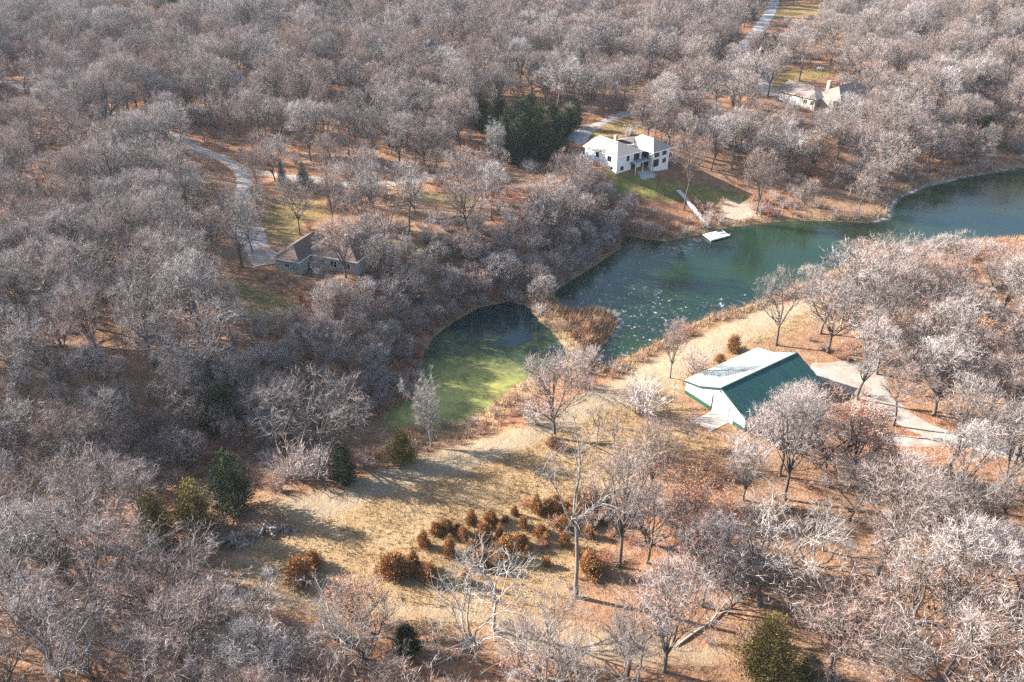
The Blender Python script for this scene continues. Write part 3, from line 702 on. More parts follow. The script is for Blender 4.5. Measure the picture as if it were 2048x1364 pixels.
def hip(parent, x0, x1, y0, y1, z, rise, ridge, mat, over=.5, name='roof', hips=(1, 1), trim=M_FASC):
    """hip roof over a rectangle; ridge 'x' or 'y'; hips: run of the hip at either end"""
    x0 -= over; x1 += over; y0 -= over; y1 += over; z -= .12; m = MB(); zr = z + rise
    if ridge == 'y': c = (x0 + x1) / 2; hw = (x1 - x0) / 2; A = (c, y0 + hw * hips[0], zr); B = (c, y1 - hw * hips[1], zr)
    else: c = (y0 + y1) / 2; hw = (y1 - y0) / 2; A = (x0 + hw * hips[0], c, zr); B = (x1 - hw * hips[1], c, zr)
    a, b_, c_, d = (x0, y0, z), (x1, y0, z), (x1, y1, z), (x0, y1, z)
    if ridge == 'y': fs = [(a, b_, A), (b_, c_, B, A), (c_, d, B), (d, a, A, B)]
    else: fs = [(a, b_, B, A), (b_, c_, B), (c_, d, A, B), (d, a, A)]
    for f in fs: m.add(f, [list(range(len(f)))])
    m.add([(x0, y0, z - .02), (x1, y0, z - .02), (x1, y1, z - .02), (x0, y1, z - .02)], [(3, 2, 1, 0)])
    r = m.build(name, mat, parent)
    t_ = MB(); g = .04
    t_.box(x0 - g, x1 + g, y0 - g, y0 - .005, z - .2, z + .02); t_.box(x0 - g, x1 + g, y1 + .005, y1 + g, z - .2, z + .02); t_.box(x0 - g, x0 - .005, y0, y1, z - .2, z + .02); t_.box(x1 + .005, x1 + g, y0, y1, z - .2, z + .02)
    t_.build('fascia', trim, r); return r

def window(parent, axis, c, w_, zc, h_, at, sgn=-1, door=False):
    """a framed pane on a wall: axis 'x' = wall runs along x at y = at"""
    f = MB(); p = MB(); e = .09
    def bx(m, a0, a1, z0, z1, d0, d1):
        lo, hi = sorted((at + sgn * d0, at + sgn * d1))
        m.box(a0, a1, lo, hi, z0, z1) if axis == 'x' else m.box(lo, hi, a0, a1, z0, z1)
    bx(p, c - w_ / 2, c + w_ / 2, zc - h_ / 2, zc + h_ / 2, .004, .03)
    for a0, a1, z0, z1 in ((c - w_ / 2 - e, c - w_ / 2, zc - h_ / 2 - e, zc + h_ / 2 + e), (c + w_ / 2, c + w_ / 2 + e, zc - h_ / 2 - e, zc + h_ / 2 + e),
                           (c - w_ / 2, c + w_ / 2, zc + h_ / 2, zc + h_ / 2 + e), (c - w_ / 2, c + w_ / 2, zc - h_ / 2 - e, zc - h_ / 2), (c - .03, c + .03, zc - h_ / 2, zc + h_ / 2)):
        bx(f, a0, a1, z0, z1, .003, .07)
    o = f.build('door' if door else 'window', M_DARKM if parent.name.startswith('white') else M_FASC, parent); p.build('pane', M_GLASS, o); return o

# ---- white walk-out house above the lake
g0 = pg(1232, 350)
wh = empty('white_house', tuple(g0), math.radians(38)); tag(wh, 'white two-storey walk-out house with tan hip roofs above the dock', 'house')
MB().box(0, 10.5, 0, 14, -2, 5.2).build('wall', M_HWHITE, wh); MB().box(10.52, 12.4, 3.2, 12, -2, 5.2).build('wall', M_HWHITE, wh); MB().box(12.42, 20, -2.6, 9.5, -2, 5.2).build('wall', M_HWHITE, wh)
r1 = hip(wh, 0, 10.5, 0, 14, 5.3, 2.6, 'y', M_SHTAN, hips=(1, .05)); hip(wh, 9.6, 14, 2.6, 12.5, 5.3, 1.9, 'x', M_SHTAN, .3); r2 = hip(wh, 11.9, 20, -3.4, 9.5, 5.34, 2.7, 'y', M_SHTAN, hips=(1, 1))
MB().box(7.0, 7.8, 8, 8.9, 6, 8.6).build('chimney', M_BRICK, r1)
for y_ in (5, 7, 9, 11.4): MB().bar((4.2, y_, 7.1), (4.2, y_, 7.75), .09, 6).build('vent_pipe', M_DARKM, r1)
for c_, w_, zc, h_ in ((2.3, 1.1, 1.3, 1.1), (4.6, .9, 3.9, 1.5), (8.3, 2.2, 3.8, 2.0), (7.3, 2.2, 1.15, 2.1)): window(wh, 'x', c_, w_, zc, h_, 0)
for c_, w_, zc, h_ in ((3.2, 1.5, 3.9, 1.5), (2.0, .9, 1.4, .5), (8.5, 1.2, 3.9, 1.3)): window(wh, 'y', c_, w_, zc, h_, 0)
for c_, w_, zc, h_ in ((14.2, 2.4, 1.2, 2.1), (17.8, 1.6, 3.9, 1.5), (14.4, 2.0, 3.9, 1.6), (18, 1.2, 1.3, 1.2)): window(wh, 'x', c_, w_, zc, h_, -2.6)
window(wh, 'x', 11.45, 1.6, 3.9, 2.0, 3.2); window(wh, 'y', .2, 2.6, 3.8, 2.0, 12.42); window(wh, 'y', .2, 2.6, 1.2, 2.1, 12.42)
dk = MB().box(5.6, 12.35, -2.4, -.05, 2.45, 2.65).build('deck', M_DECK, wh)
rl = MB()
for k in range(24): rl.bar((5.65 + k * .285, -2.35, 2.65), (5.65 + k * .285, -2.35, 3.6), .025, 4)
rl.box(5.6, 12.3, -2.39, -2.31, 3.6, 3.66); rl.box(5.6, 5.68, -2.4, -.1, 3.6, 3.66); rl.build('railing', M_DARKM, dk)
for x_ in (5.8, 9.0, 12.1): MB().bar((x_, -2.25, -2), (x_, -2.25, 2.45), .1, 6).build('post', M_FASC, dk)
MB().bar((12.1, -3.6, -2), (12.1, -3.6, 5.2), .16, 6).build('porch_post', M_BRICK, wh)

# ---- grey house with the gravel drive
g1 = pg(601, 552)
lh = empty('grey_house', (g1[0], g1[1], g1[2] - .2), math.radians(-21)); tag(lh, 'grey-sided house with brown hip roofs at the end of the gravel drive', 'house')
MB().box(-6.3, 0, 0, 12, -2, 3.7).build('wall', M_HGREY, lh); MB().box(.02, 12, 4.6, 15, -2, 3.7).build('wall', M_HGREY, lh); MB().box(1, 8, 15.02, 21, -2, 3.7).build('wall', M_HGREY, lh)
hip(lh, -6.3, 0, 0, 13, 3.8, 2.2, 'y', M_SHBRN, .5, hips=(1, .6)); rb = hip(lh, -1.5, 12, 4.6, 15, 3.84, 3.0, 'x', M_SHBRN, .5); hip(lh, 1, 8, 12, 21, 3.8, 2.4, 'y', M_SHBRN, .45)
MB().box(7.2, 8.2, 8.0, 8.8, 5, 7.9).build('chimney', M_BRICK, rb)
window(lh, 'y', 3.4, 1.0, 1.2, 2.2, 0, 1, True)
for c_ in (3.0, 6.0, 9.5): window(lh, 'x', c_, 1.6, 2.0, 1.5, 4.6)
window(lh, 'x', -3.2, 1.2, 2.2, 1.0, 0); window(lh, 'y', 6, 4.6, 1.3, 2.4, -6.3)
gl = MB().box(2.0, 3.2, 2.2, 3.2, -.2, 1.0).build('white_cabinet', M_FASC); gl.location = lh.location; gl.rotation_euler = lh.rotation_euler; tag(gl, 'white air conditioner cabinet against the wall of the grey house', 'cabinet'); gl.name = 'air_conditioner'

# ---- cream house on the far hill
g2 = pg(1554, 197)
fh = empty('cream_house', (g2[0], g2[1], g2[2] - .6), math.radians(-54), 1.2); tag(fh, 'cream house with pale tan roofs beside the golden lawn on the hill', 'house')
MB().box(0, 14, 0, 10, -2, 3.2).build('wall', M_HBEIGE, fh); MB().box(11, 20, 10.02, 22, -2, 3.2).build('wall', M_HBEIGE, fh); MB().box(14.02, 19, 2, 10, -2, 3.2).build('wall', M_HBEIGE, fh)
ra = hip(fh, 0, 14, 0, 10, 3.3, 2.4, 'x', M_SHFAR, .6, hips=(.1, 1), trim=M_BRICK); hip(fh, 11, 20, 4, 22, 3.34, 3.2, 'y', M_SHFAR, .6, trim=M_BRICK)
MB().box(12.5, 13.6, 6.5, 7.6, 4, 7.6).build('chimney', M_BRICK, ra)
for c_, w_ in ((2.4, 3.2), (6.6, 3.2)): MB().box(c_ - w_ / 2, c_ + w_ / 2, -.06, -.005, -.6, 2.4).build('garage_door', M_FASC, fh)
for c_ in (10.5, 13): window(fh, 'x', c_, 1.3, 1.7, 1.3, 0)
for c_ in (4, 8, 13, 18): window(fh, 'y', c_, 1.6, 1.7, 1.4, 19 if c_ < 10 else 20, 1)

# ---- dock
dw = [(1356, 384), (1372, 402), (1398, 436), (1418, 460)]
dp = [np.array(pg(*p)) for p in dw]; dz = [dp[0][2] + .5, dp[1][2] + .7, max(1.2, dp[2][2] + .7), .66]
dck = empty('wooden_dock', (float(dp[3][0]), float(dp[3][1]), 0)); tag(dck, 'pale wooden dock with a sloping walkway and square platform on the lake', 'dock')
ofs = dck.location
bd = MB()
pts = [Vector((p[0] - ofs.x, p[1] - ofs.y, z)) for p, z in zip(dp, dz)]
for p, q in zip(pts[:-1], pts[1:]):
    L = (q - p).length; d = (q - p) / L; s_ = Vector((-d.y, d.x, 0)).normalized() * .75; n = int(L / .24)
    for k in range(n):
        a = p + d * (L * k / n); c = p + d * (L * (k + .88) / n)
        bd.slab([a - s_, c - s_, c + s_, a + s_][::-1], .06)
wk = bd.build('walkway', M_DECK, dck); wk['kind'] = 'stuff'
st = MB()
for p, q in zip(pts[:-1], pts[1:]):
    d = (q - p).normalized(); s_ = Vector((-d.y, d.x, 0)).normalized() * .65
    for sg in (-1, 1): st.bar(p + s_ * sg - Vector((0, 0, .12)), q + s_ * sg - Vector((0, 0, .12)), .07, 4)
st.build('stringers', M_DECK, dck)
rl = MB()
for p, q in zip(pts[1:-1], pts[2:]):
    d = (q - p).normalized(); s_ = Vector((d.y, -d.x, 0)).normalized() * .72; n = 4
    for k in range(n + 1): a = p + (q - p) * (k / n) + s_; rl.bar(a, a + Vector((0, 0, .95)), .04, 4)
    for z_ in (.5, .95): rl.bar(p + s_ + Vector((0, 0, z_)), q + s_ + Vector((0, 0, z_)), .035, 4)
rl.build('handrail', M_FASC, dck)
pc = [np.array(pz(*p, .55)) for p in ((1406, 468), (1422.5, 480), (1460, 470), (1444, 459.5))]
pc = [Vector((p[0] - ofs.x, p[1] - ofs.y, .55)) for p in pc]
bd = MB(); n = 22
for k in range(n):
    a = pc[0].lerp(pc[3], k / n); b_ = pc[0].lerp(pc[3], (k + .88) / n); c_ = pc[1].lerp(pc[2], (k + .88) / n); d_ = pc[1].lerp(pc[2], k / n)
    bd.slab([a, d_, c_, b_], .07)
pf = bd.build('platform', M_DECK, dck); pf['kind'] = 'stuff'
fr = MB()
for p, q in zip(pc, pc[1:] + pc[:1]): fr.bar(p - Vector((0, 0, .2)), q - Vector((0, 0, .2)), .12, 4)
fr.build('platform_frame', M_FASC, dck)
for p in pc: MB().bar(p + Vector((0, 0, -1.8)), p + Vector((0, 0, .5)), .09, 6).build('piling', M_DECK, dck)
bp = pz(1439, 466, .56)
bn = empty('dock_bench', (float(bp[0]), float(bp[1]), .56), math.radians(20)); tag(bn, 'dark green bench standing on the dock platform', 'bench')
MB().box(-.9, .9, -.25, .25, .42, .48).build('seat', M_BENCH, bn); MB().box(-.9, .9, .25, .31, .5, 1.0).build('backrest', M_BENCH, bn)
for sx_ in (-.8, .8):
    for sy_ in (-.2, .26): MB().box(sx_ - .04, sx_ + .04, sy_ - .04, sy_ + .04, 0, .42).build('leg', M_BENCH, bn)

def tank(px, L, r_, rz, label):
    g = pg(*px); e = empty('propane_tank', tuple(g), rz); tag(e, label, 'tank')
    m = MB(); k = 14; prof_ = [(-L / 2, .02), (-L / 2 + .06, r_ * .5), (-L / 2 + .2, r_ * .85), (-L / 2 + .42, r_), (L / 2 - .42, r_), (L / 2 - .2, r_ * .85), (L / 2 - .06, r_ * .5), (L / 2, .02)]
    V = [(x_, math.cos(2 * math.pi * i / k) * q, .35 + r_ + math.sin(2 * math.pi * i / k) * q) for x_, q in prof_ for i in range(k)]
    m.add(V, [(a * k + i, a * k + (i + 1) % k, (a + 1) * k + (i + 1) % k, (a + 1) * k + i) for a in range(len(prof_) - 1) for i in range(k)])
    m.build('shell', M_TANK, e, smooth=True); MB().bar((0, 0, .3 + 2 * r_), (0, 0, .6 + 2 * r_), .22, 8).build('valve_cover', M_TANK, e)
    for x_ in (-L * .3, L * .3): MB().box(x_ - .08, x_ + .08, -r_ * .7, r_ * .7, -.1, .55).build('leg', M_CONC, e)
tank((1557, 896), 2.3, .42, math.radians(48), 'short white propane tank in the grass behind the green barn roof')
tank((1640, 141), 3.4, .5, math.radians(8), 'long white propane tank at the edge of the golden lawn')

# ---- piles of cut logs and brush
def pile(px, n, sx_, sy_, hz, label, rz):
    g = pg(*px); e = empty('log_pile', tuple(g), rz); tag(e, label, 'log pile')
    r = np.random.default_rng(int(px[0])); lm_ = [MB().bar((-.9, 0, 0), (.9, .05, .05), .2, 7, 0, .16).mesh('log', M_LOG), MB().bar((-1.3, 0, 0), (1.3, .1, 0), .13, 6, 0, .08).mesh('log', M_LOG), MB().bar((-.5, 0, 0), (.5, 0, 0), .28, 8, 0, .26).mesh('log', M_LOG)]
    for k in range(n):
        x_ = r.normal() * sx_ * .5; y_ = r.normal() * sy_ * .5; z_ = abs(r.normal()) * 0 + hz * math.exp(-(x_ / sx_) ** 2 * 2 - (y_ / sy_) ** 2 * 2) * r.uniform(.1, 1) + .12
        o = obj('log', lm_[k % 3], e); o.location = (x_, y_, z_); o.rotation_euler = (r.normal() * .2, r.normal() * .3, r.normal() * .9 + (1.2 if k % 4 else 0))
pile((470, 1086), 40, 2.6, 1.2, 1.5, 'tall heap of cut logs at the shaded corner of the field', .35)
pile((540, 1066), 34, 3.6, 1.0, .8, 'long low row of cut branches and logs beside the tall log heap', .15)

def fallen(p, q, r_, label):
    a, b_ = pg(*p), pg(*q); rr = np.random.default_rng(int(p[0])); S = Shape(); n_ = 11
    u = np.linspace(0, 1, n_); sw = np.sin(u * 3.1) * .9 * rr.choice([-1, 1]); X = a[0] + (b_[0] - a[0]) * u + sw + np.append(0, rr.normal(size=n_ - 1) * .15); Y = a[1] + (b_[1] - a[1]) * u + np.append(0, rr.normal(size=n_ - 1) * .15)
    P_ = np.stack([X - a[0], Y - a[1], H(X, Y) - a[2] + r_ * .8 + .6 * u ** 2], -1); S.tube(P_, np.append(r_ * .35, np.linspace(r_, r_ * .2, n_ - 1)), 7)
    for k in range(22):
        i = rr.integers(4, n_ - 1); d = unit(unit(b_ - a) * .6 + rr.normal(size=3) * .6 + np.array([0, 0, .45])); L_ = rr.uniform(1.0, 3.2); m = P_[i] + d * L_ * .5 + rr.normal(size=3) * .12
        S.tube(np.stack([P_[i], m, m + unit(d + rr.normal(size=3) * .3) * L_ * .5]), np.array([.06, .035, .012]), 4)
    o = obj('fallen_log', S.mesh('fallen_log', [M_PALE]), None, tuple(a)); tag(o, label, 'log')
fallen((1352, 1296), (1482, 1172), .17, 'long fallen tree with pale bark lying across the leaf-strewn woodland floor'); fallen((1990, 1012), (1926, 984), .16, 'fallen branchy trunk in the russet leaves below the barn driveway')
fallen((1738, 1092), (1812, 1054), .15, 'pale fallen trunk beside the whitish dead tree'); fallen((1770, 872), (1905, 886), .15, 'straight fallen log alongside the barn driveway'); fallen((860, 1336), (935, 1300), .12, 'thin fallen trunk by the field track near the low wide dead tree')

# ------------------------------------------------------------------ planting
CLEAR = [
    [(2260, 318), (2048, 335), (1930, 352), (1790, 395), (1775, 430), (1650, 445), (1440, 458), (1250, 472), (1190, 535), (1108, 590), (1150, 622), (1225, 630), (1195, 735), (1350, 665), (1500, 610), (1530, 545), (1610, 505), (1700, 470), (1800, 462), (1900, 460), (2048, 475), (2260, 465)],
    POND_PX,
    [(1362, 755), (1510, 685), (1600, 700), (1638, 745), (1560, 800), (1500, 872), (1420, 868), (1370, 795)],
    [(1160, 282), (1205, 252), (1275, 258), (1350, 272), (1352, 335), (1300, 360), (1232, 358), (1160, 310)],
    [(1165, 262), (1225, 238), (1282, 242), (1290, 268), (1240, 268)], [(1215, 350), (1340, 370), (1330, 398), (1235, 388)],
    [(548, 500), (600, 455), (650, 418), (690, 440), (680, 490), (650, 530), (605, 560), (552, 522)],
    [(466, 385), (502, 385), (505, 470), (548, 500), (545, 535), (500, 530), (480, 470)], [(548, 398), (640, 396), (652, 425), (600, 455), (560, 480), (530, 450)],
    [(440, 556), (560, 590), (585, 612), (560, 638), (455, 640)],
    [(1540, 182), (1560, 140), (1668, 134), (1690, 160), (1700, 190), (1650, 212), (1600, 215), (1550, 195)],
    [(1345, 378), (1385, 376), (1470, 455), (1470, 490), (1400, 492)], [(1525, 12), (1640, 5), (1640, 30), (1545, 38)],
    [(1620, 730), (1690, 724), (1752, 730), (1780, 770), (1785, 800), (1740, 800), (1640, 765)],
    [(295, 985), (380, 960), (440, 905), (515, 900), (525, 1015), (420, 1065), (300, 1090)], [(430, 1055), (590, 1045), (590, 1110), (440, 1125)], [(1465, 1215), (1590, 1215), (1600, 1340), (1470, 1350)], [(556, 322), (630, 318), (632, 372), (560, 372)], [(965, 195), (1150, 195), (1150, 270), (1090, 300), (1030, 320), (985, 290), (960, 250)], [(345, 262), (400, 285), (470, 312), (478, 330), (420, 318), (345, 285)], [(0, 160), (60, 168), (110, 190), (60, 190), (0, 182)]]
CLEAR_FIELD = FIELD_PX
FOOT = [(wh, -2, 22, -6, 16), (lh, -9, 14, -2, 23), (fh, -3, 27, -3, 29), (barn, -2, 16.5, -6, 22)]
def in_foot(x, y):
    m = np.zeros(x.shape, bool)
    for e, x0, x1, y0, y1 in FOOT:
        a = e.rotation_euler.z; u = (x - e.location.x) * math.cos(a) + (y - e.location.y) * math.sin(a); v = -(x - e.location.x) * math.sin(a) + (y - e.location.y) * math.cos(a)
        m |= (u > x0) & (u < x1) & (v > y0) & (v < y1)
    return m
def on_road(x, y, pad=1.0):
    m = np.zeros(x.shape, bool)
    for C, wd in ROADS: m |= seg_dist(x, y, C[::3], False) < wd / 2 + pad
    return m

LM = {'the metal barn': (1480, 790), 'the white walk-out house': (1260, 310), 'the grey house': (620, 500), 'the cream house': (1620, 185), 'the dock': (1400, 430), 'the small green pond': (950, 720), 'the juniper patch': (950, 1060),
      'the log heap': (480, 1080), 'the barn driveway': (1860, 870), 'the creek hollow': (350, 950), 'the far lake shore': (1850, 340), 'the dark cedar grove': (1050, 260), 'the gravel road': (330, 280), 'the grey house lawn': (500, 610),
      'the mown path': (1580, 640), 'the field track': (1100, 1260), 'the north road': (1520, 60), 'the near lake shore': (1850, 540), 'the country road': (760, 370)}
LMW = {k: pg(*v)[:2] for k, v in LM.items()}
def landmark(p): return sorted(LMW, key=lambda k: (LMW[k][0] - p[0]) ** 2 + (LMW[k][1] - p[1]) ** 2)[:2]

used_label = {}
def hero(kind, var, px, top_y, label, cat, rz=None, wide=1.0, name=None, group=None):
    g = pg(*px); H0 = VH[(kind, var)]
    lo, hi = .2, 40.0
    for _ in range(30):
        m = (lo + hi) / 2; lo, hi = (m, hi) if project(g + [0, 0, m])[1] > top_y else (lo, m)
    s = lo / H0
    return plant(kind, var, (g[0], g[1], g[2]), random.uniform(0, 6.28) if rz is None else rz, (s * wide, s * wide, s), label, cat, group, name), g

HEROES = []
def hh(*a, **k): o, g = hero(*a, **k); HEROES.append((g[0], g[1])); return o
hh('ash', 1, (1110, 878), 690, 'pale bushy ash tree standing alone between the mown path and the green pond', 'tree', wide=1.15)
hh('poplar', 0, (862, 897), 738, 'slender white poplar at the lower end of the green pond', 'tree')
hh('dead', 0, (1153, 1195), 862, 'very tall forked dead tree rising behind the juniper patch', 'tree', rz=1.0)
hh('dead', 2, (985, 1262), 1085, 'dead tree with crooked pale limbs at the edge of the juniper patch', 'tree')
hh('dead', 1, (957, 1322), 1150, 'low wide dead tree with pale branches on the field track', 'tree')
hh('dead', 2, (1098, 1315), 1170, 'crooked dead tree on the field track beyond the juniper patch', 'tree', rz=2)
hh('dead', 1, (690, 1330), 1170, 'dead tree with white arching branches below the russet-leaved oak', 'tree', rz=3)
hh('leafy', 0, (725, 1262), 1150, 'small oak still holding reddish leaves at the field edge', 'tree')
hh('ash', 0, (1340, 757), 628, 'thin young ash tree on the mown path near the lake', 'tree', wide=.75)
hh('oak', 1, (1552, 692), 522, 'tall single oak on the mown path behind the barn', 'tree', wide=.8)
hh('oak', 3, (1640, 668), 520, 'oak with a low fork at the bend of the mown path', 'tree', wide=.9)
hh('oak', 0, (1708, 655), 478, 'wide oak above the russet leaf slope between barn and lake', 'tree')
hh('oak', 2, (1785, 612), 462, 'broad flat-topped oak in the row along the near lake shore', 'tree')
hh('ash', 2, (1895, 560), 452, 'tall pale ash against the blue water of the lake', 'tree', wide=1.2)
hh('oak', 3, (1786, 852), 690, 'narrow-crowned oak beside the bend of the barn driveway', 'tree', wide=.8)
hh('ash', 0, (1712, 800), 630, 'fine-twigged ash growing in the pale gravel of the barn yard', 'tree', wide=1.1)
hh('ash', 1, (1585, 905), 758, 'ash with a dense grey crown covering the end of the green barn roof', 'tree', wide=1.0)
hh('scrub', 0, (1490, 945), 826, 'many-stemmed sapling close to the front corner of the barn', 'tree')
hh('scrub', 1, (1376, 892), 826, 'small bare sapling in front of the concrete apron', 'tree', wide=.7)
hh('dead', 0, (1192, 905), 800, 'slim bare grey tree in the open grass before the barn', 'tree', wide=.8)
hh('dead', 2, (1228, 908), 812, 'spreading bare tree with thin limbs next to the big round shrub', 'tree', wide=.9)
hh('ash', 2, (466, 692), 540, 'tall forked ash casting a shadow across the lower lawn', 'tree', wide=.7)
hh('ash', 3, (692, 556), 432, 'pale ash screening the right end of the grey house', 'tree', wide=1.2)
hh('oak', 4, (742, 530), 425, 'dense oak on the bank behind the pale ash at the grey house', 'tree')
hh('oak', 3, (650, 575), 505, 'low oak below the garage corner of the grey house', 'tree', wide=.8)
hh('oak', 0, (600, 470), 345, 'tall slim oak beside the roof of the grey house', 'tree', wide=.6)
hh('ash', 0, (505, 505), 380, 'ash standing in the gravel drive of the grey house', 'tree', wide=.8)
hh('ash', 1, (1512, 428), 285, 'massive old ash on the sandy bank beside the dock', 'tree', wide=.9)
hh('ash', 2, (1367, 420), 235, 'tall slim ash at the top of the dock walkway', 'tree', wide=.75)
hh('poplar', 0, (990, 330), 232, 'white-limbed poplar standing in front of the cedar grove', 'tree', wide=1.5)
hh('oak', 1, (1597, 162), 50, 'big oak on the golden lawn of the cream house', 'tree', wide=1.0)
hh('ash', 0, (1285, 250), 172, 'wide ash at the back lawn of the white house', 'tree', wide=1.2)
hh('leafy', 0, (1618, 345), 255, 'large oak full of orange leaves on the slope above the lake', 'tree', wide=1.3)
hh('leafy', 1, (1690, 600), 545, 'low orange-leaved oak on the slope between barn and lake', 'tree', wide=1.3)
hh('dead', 2, (1625, 1130), 1010, 'whitish dead tree in the leaf-covered woodland below the barn driveway', 'tree', rz=.5)
hh('ash', 1, (1665, 1362), 1180, 'big pale ash with long straight branches next to the olive cedar', 'tree', wide=1.3)
hh('oak', 2, (1520, 1210), 1040, 'broad old oak above the large olive cedar', 'tree', wide=1.3)
hh('oak', 1, (150, 1200), 985, 'tall grey oak with heavy limbs at the near end of the creek hollow', 'tree', wide=.9)
hh('oak', 0, (330, 1290), 1090, 'very wide oak with twisted limbs below the log heap', 'tree', wide=1.2)
hh('oak', 2, (60, 690), 520, 'huge broad oak in the woods uphill of the creek hollow', 'tree', wide=1.3)

# evergreens
CED = [((1018, 300), 205, 0), ((1046, 312), 215, 1), ((1075, 295), 200, 0), ((985, 285), 205, 0), ((1105, 275), 195, 1), ((1135, 268), 205, 1), ((1000, 265), 185, 1), ((1060, 262), 180, 0), ((1030, 330), 235, 0), ((1150, 255), 190, 0), ((965, 262), 185, 1), ((1040, 285), 190, 0), ((1090, 320), 225, 1), ((1120, 300), 215, 0), ((1005, 320), 225, 1)]
for k, (p, ty, v) in enumerate(CED):
    hh('cedar', v, p, ty, 'dark green cedar in the dense grove behind the white house', 'tree', wide=1.2, group='cedars of the dark grove')
for p, ty, v, wd, lab in [
    ((470, 1022), 898, 0, 1.3, 'tall dark green cedar at the shaded corner of the open field'), ((400, 1065), 955, 2, 1.4, 'olive-brown cedar above the log heap'), ((322, 1092), 980, 2, 1.2, 'thin olive cedar with a bare trunk near the log heap'),
    ((452, 866), 765, 1, 1.35, 'green cedar in the shaded woods over the creek hollow'), ((1524, 1362), 1215, 3, 1.05, 'large olive cedar under the broad old oak'), ((1612, 1372), 1300, 3, 1.2, 'orange-tinted small cedar beside the big pale ash'),
    ((815, 1312), 1240, 1, 1.2, 'dark little cedar beside the field track'), ((690, 965), 880, 0, 1.3, 'dark bushy cedar in the hedge along the mown path'), ((805, 928), 855, 2, 1.5, 'rust-brown cedar in the hedge below the white poplar'),
    ((1962, 292), 226, 0, 1.4, 'dark evergreen at the far lake shore'), ((2035, 140), 78, 2, 1.4, 'olive-red cedar on the far hill above the lake'), ((1740, 78), 36, 1, 1.3, 'dark cedar among bare trees beyond the cream house'),
    ((1968, 78), 42, 0, 1.2, 'lone dark cedar in the far woods above the lake'), ((330, 48), -8, 0, 1.5, 'tall dark cedar in the hazy far woods'), ((352, 40), -15, 1, 1.3, 'shorter dark cedar next to the tall one in hazy far woods'),
    ((745, 52), 8, 3, 1.3, 'olive cedar on the far ridge'), ((462, 100), 66, 3, 1.1, 'taller yellowish cedar in the far woods beyond the gravel road'), ((488, 92), 62, 3, 1.0, 'smaller yellowish cedar in the far woods beyond the gravel road'), ((88, 210), 180, 1, 1.3, 'small dark cedar by the far gravel road bend'),
    ((1520, 108), 62, 0, 1.5, 'dark cedar beside the north road'), ((1546, 112), 58, 1, 1.3, 'dark rounded cedar between north road and golden lawn'), ((1430, 40), 0, 2, 1.4, 'olive cedar west of the north road'), ((1500, 40), 0, 0, 1.3, 'dark slim cedar at the top of the north road'),
    ((1860, 15), -30, 0, 1.2, 'dark cedar in the far woods past the north road'), ((110, 600), 545, 1, 1.1, 'green cedar beside the huge broad oak uphill of the creek'), ((560, 0), -40, 0, 1.2, 'dark cedar at the end of the hazy far woods'), ((1110, 10), -25, 1, 1.2, 'dark cedar on the ridge behind the cedar grove'),
    ((20, 1080), 1010, 3, 1.2, 'olive-green cedar at the foot of the creek hollow woods'), ((430, 1240), 1195, 1, 1.0, 'dark small cedar under the very wide twisted oak'), ((330, 1225), 1190, 3, 1.0, 'orange-olive cedar beside the very wide twisted oak')]:
    hh('cedar', v, p, ty, lab, 'tree', wide=wd)
hh('spruce', 0, (611, 380), 318, 'full blue spruce at the top of the grey house lawn', 'tree'); hh('spruce', 0, (568, 372), 318, 'thinner blue spruce beside the gravel drive', 'tree', wide=.8)

# rust-brown junipers of the open field: (x, base y, height) in an enlarged crop of the photograph
JUN = [(300, 745, 130), (350, 750, 160), (450, 690, 110), (450, 745, 80), (540, 780, 120), (510, 590, 130), (580, 510, 90), (640, 500, 100), (660, 635, 140), (740, 540, 90), (790, 610, 80), (790, 450, 110), (860, 540, 120), (900, 440, 90),
       (950, 520, 90), (985, 660, 150), (1070, 580, 100), (1040, 400, 80), (1090, 470, 80), (985, 430, 50), (1170, 390, 140), (1240, 390, 110), (1190, 520, 90), (1220, 570, 90), (1330, 395, 100), (1320, 480, 90), (1330, 570, 100), (1230, 690, 60),
       (840, 700, 120), (760, 800, 110), (920, 720, 100), (1480, 370, 150), (1560, 440, 120), (1470, 520, 80), (1490, 460, 90), (1570, 350, 130), (1660, 300, 90), (1480, 730, 140), (1400, 640, 80), (710, 490, 60), (1280, 330, 70), (1110, 620, 60), (1390, 440, 110), (1420, 330, 100)]
for k, (zx, zy, zh) in enumerate(JUN):
    x_, y_ = 674 + zx * .3418, 898 + zy * .3418
    size = 'big rounded' if zh > 125 else 'middling' if zh > 85 else 'small low'
    where = 'on the grassy side of the juniper patch' if zx < 560 else 'in the middle of the juniper patch' if zx < 1000 else 'at the woodland side of the juniper patch'
    hh('juniper', k % 3, (x_, y_ - zh * .03), y_ - zh * .35, f'{size} rust-brown juniper {where}', 'bush', wide=.92 + .2 * math.sin(k * 2.1), group=f'{size} junipers {where}')
for p, ty, v, lab in [((602, 1165), 1110, 0, 'rust-brown juniper alone in the grass below the log heap'), ((628, 1134), 1097, 1, 'olive small juniper behind the lone rusty one below the log heap'), ((1108, 896), 868, 1, 'dark juniper at the foot of the pale bushy ash'),
                      ((1440, 726), 704, 1, 'little brown juniper by the eave of the pale barn roof'), ((1466, 702), 666, 0, 'brown juniper at the mown path behind the pale barn roof')]:
    hh('juniper', v, p, ty, lab, 'bush')
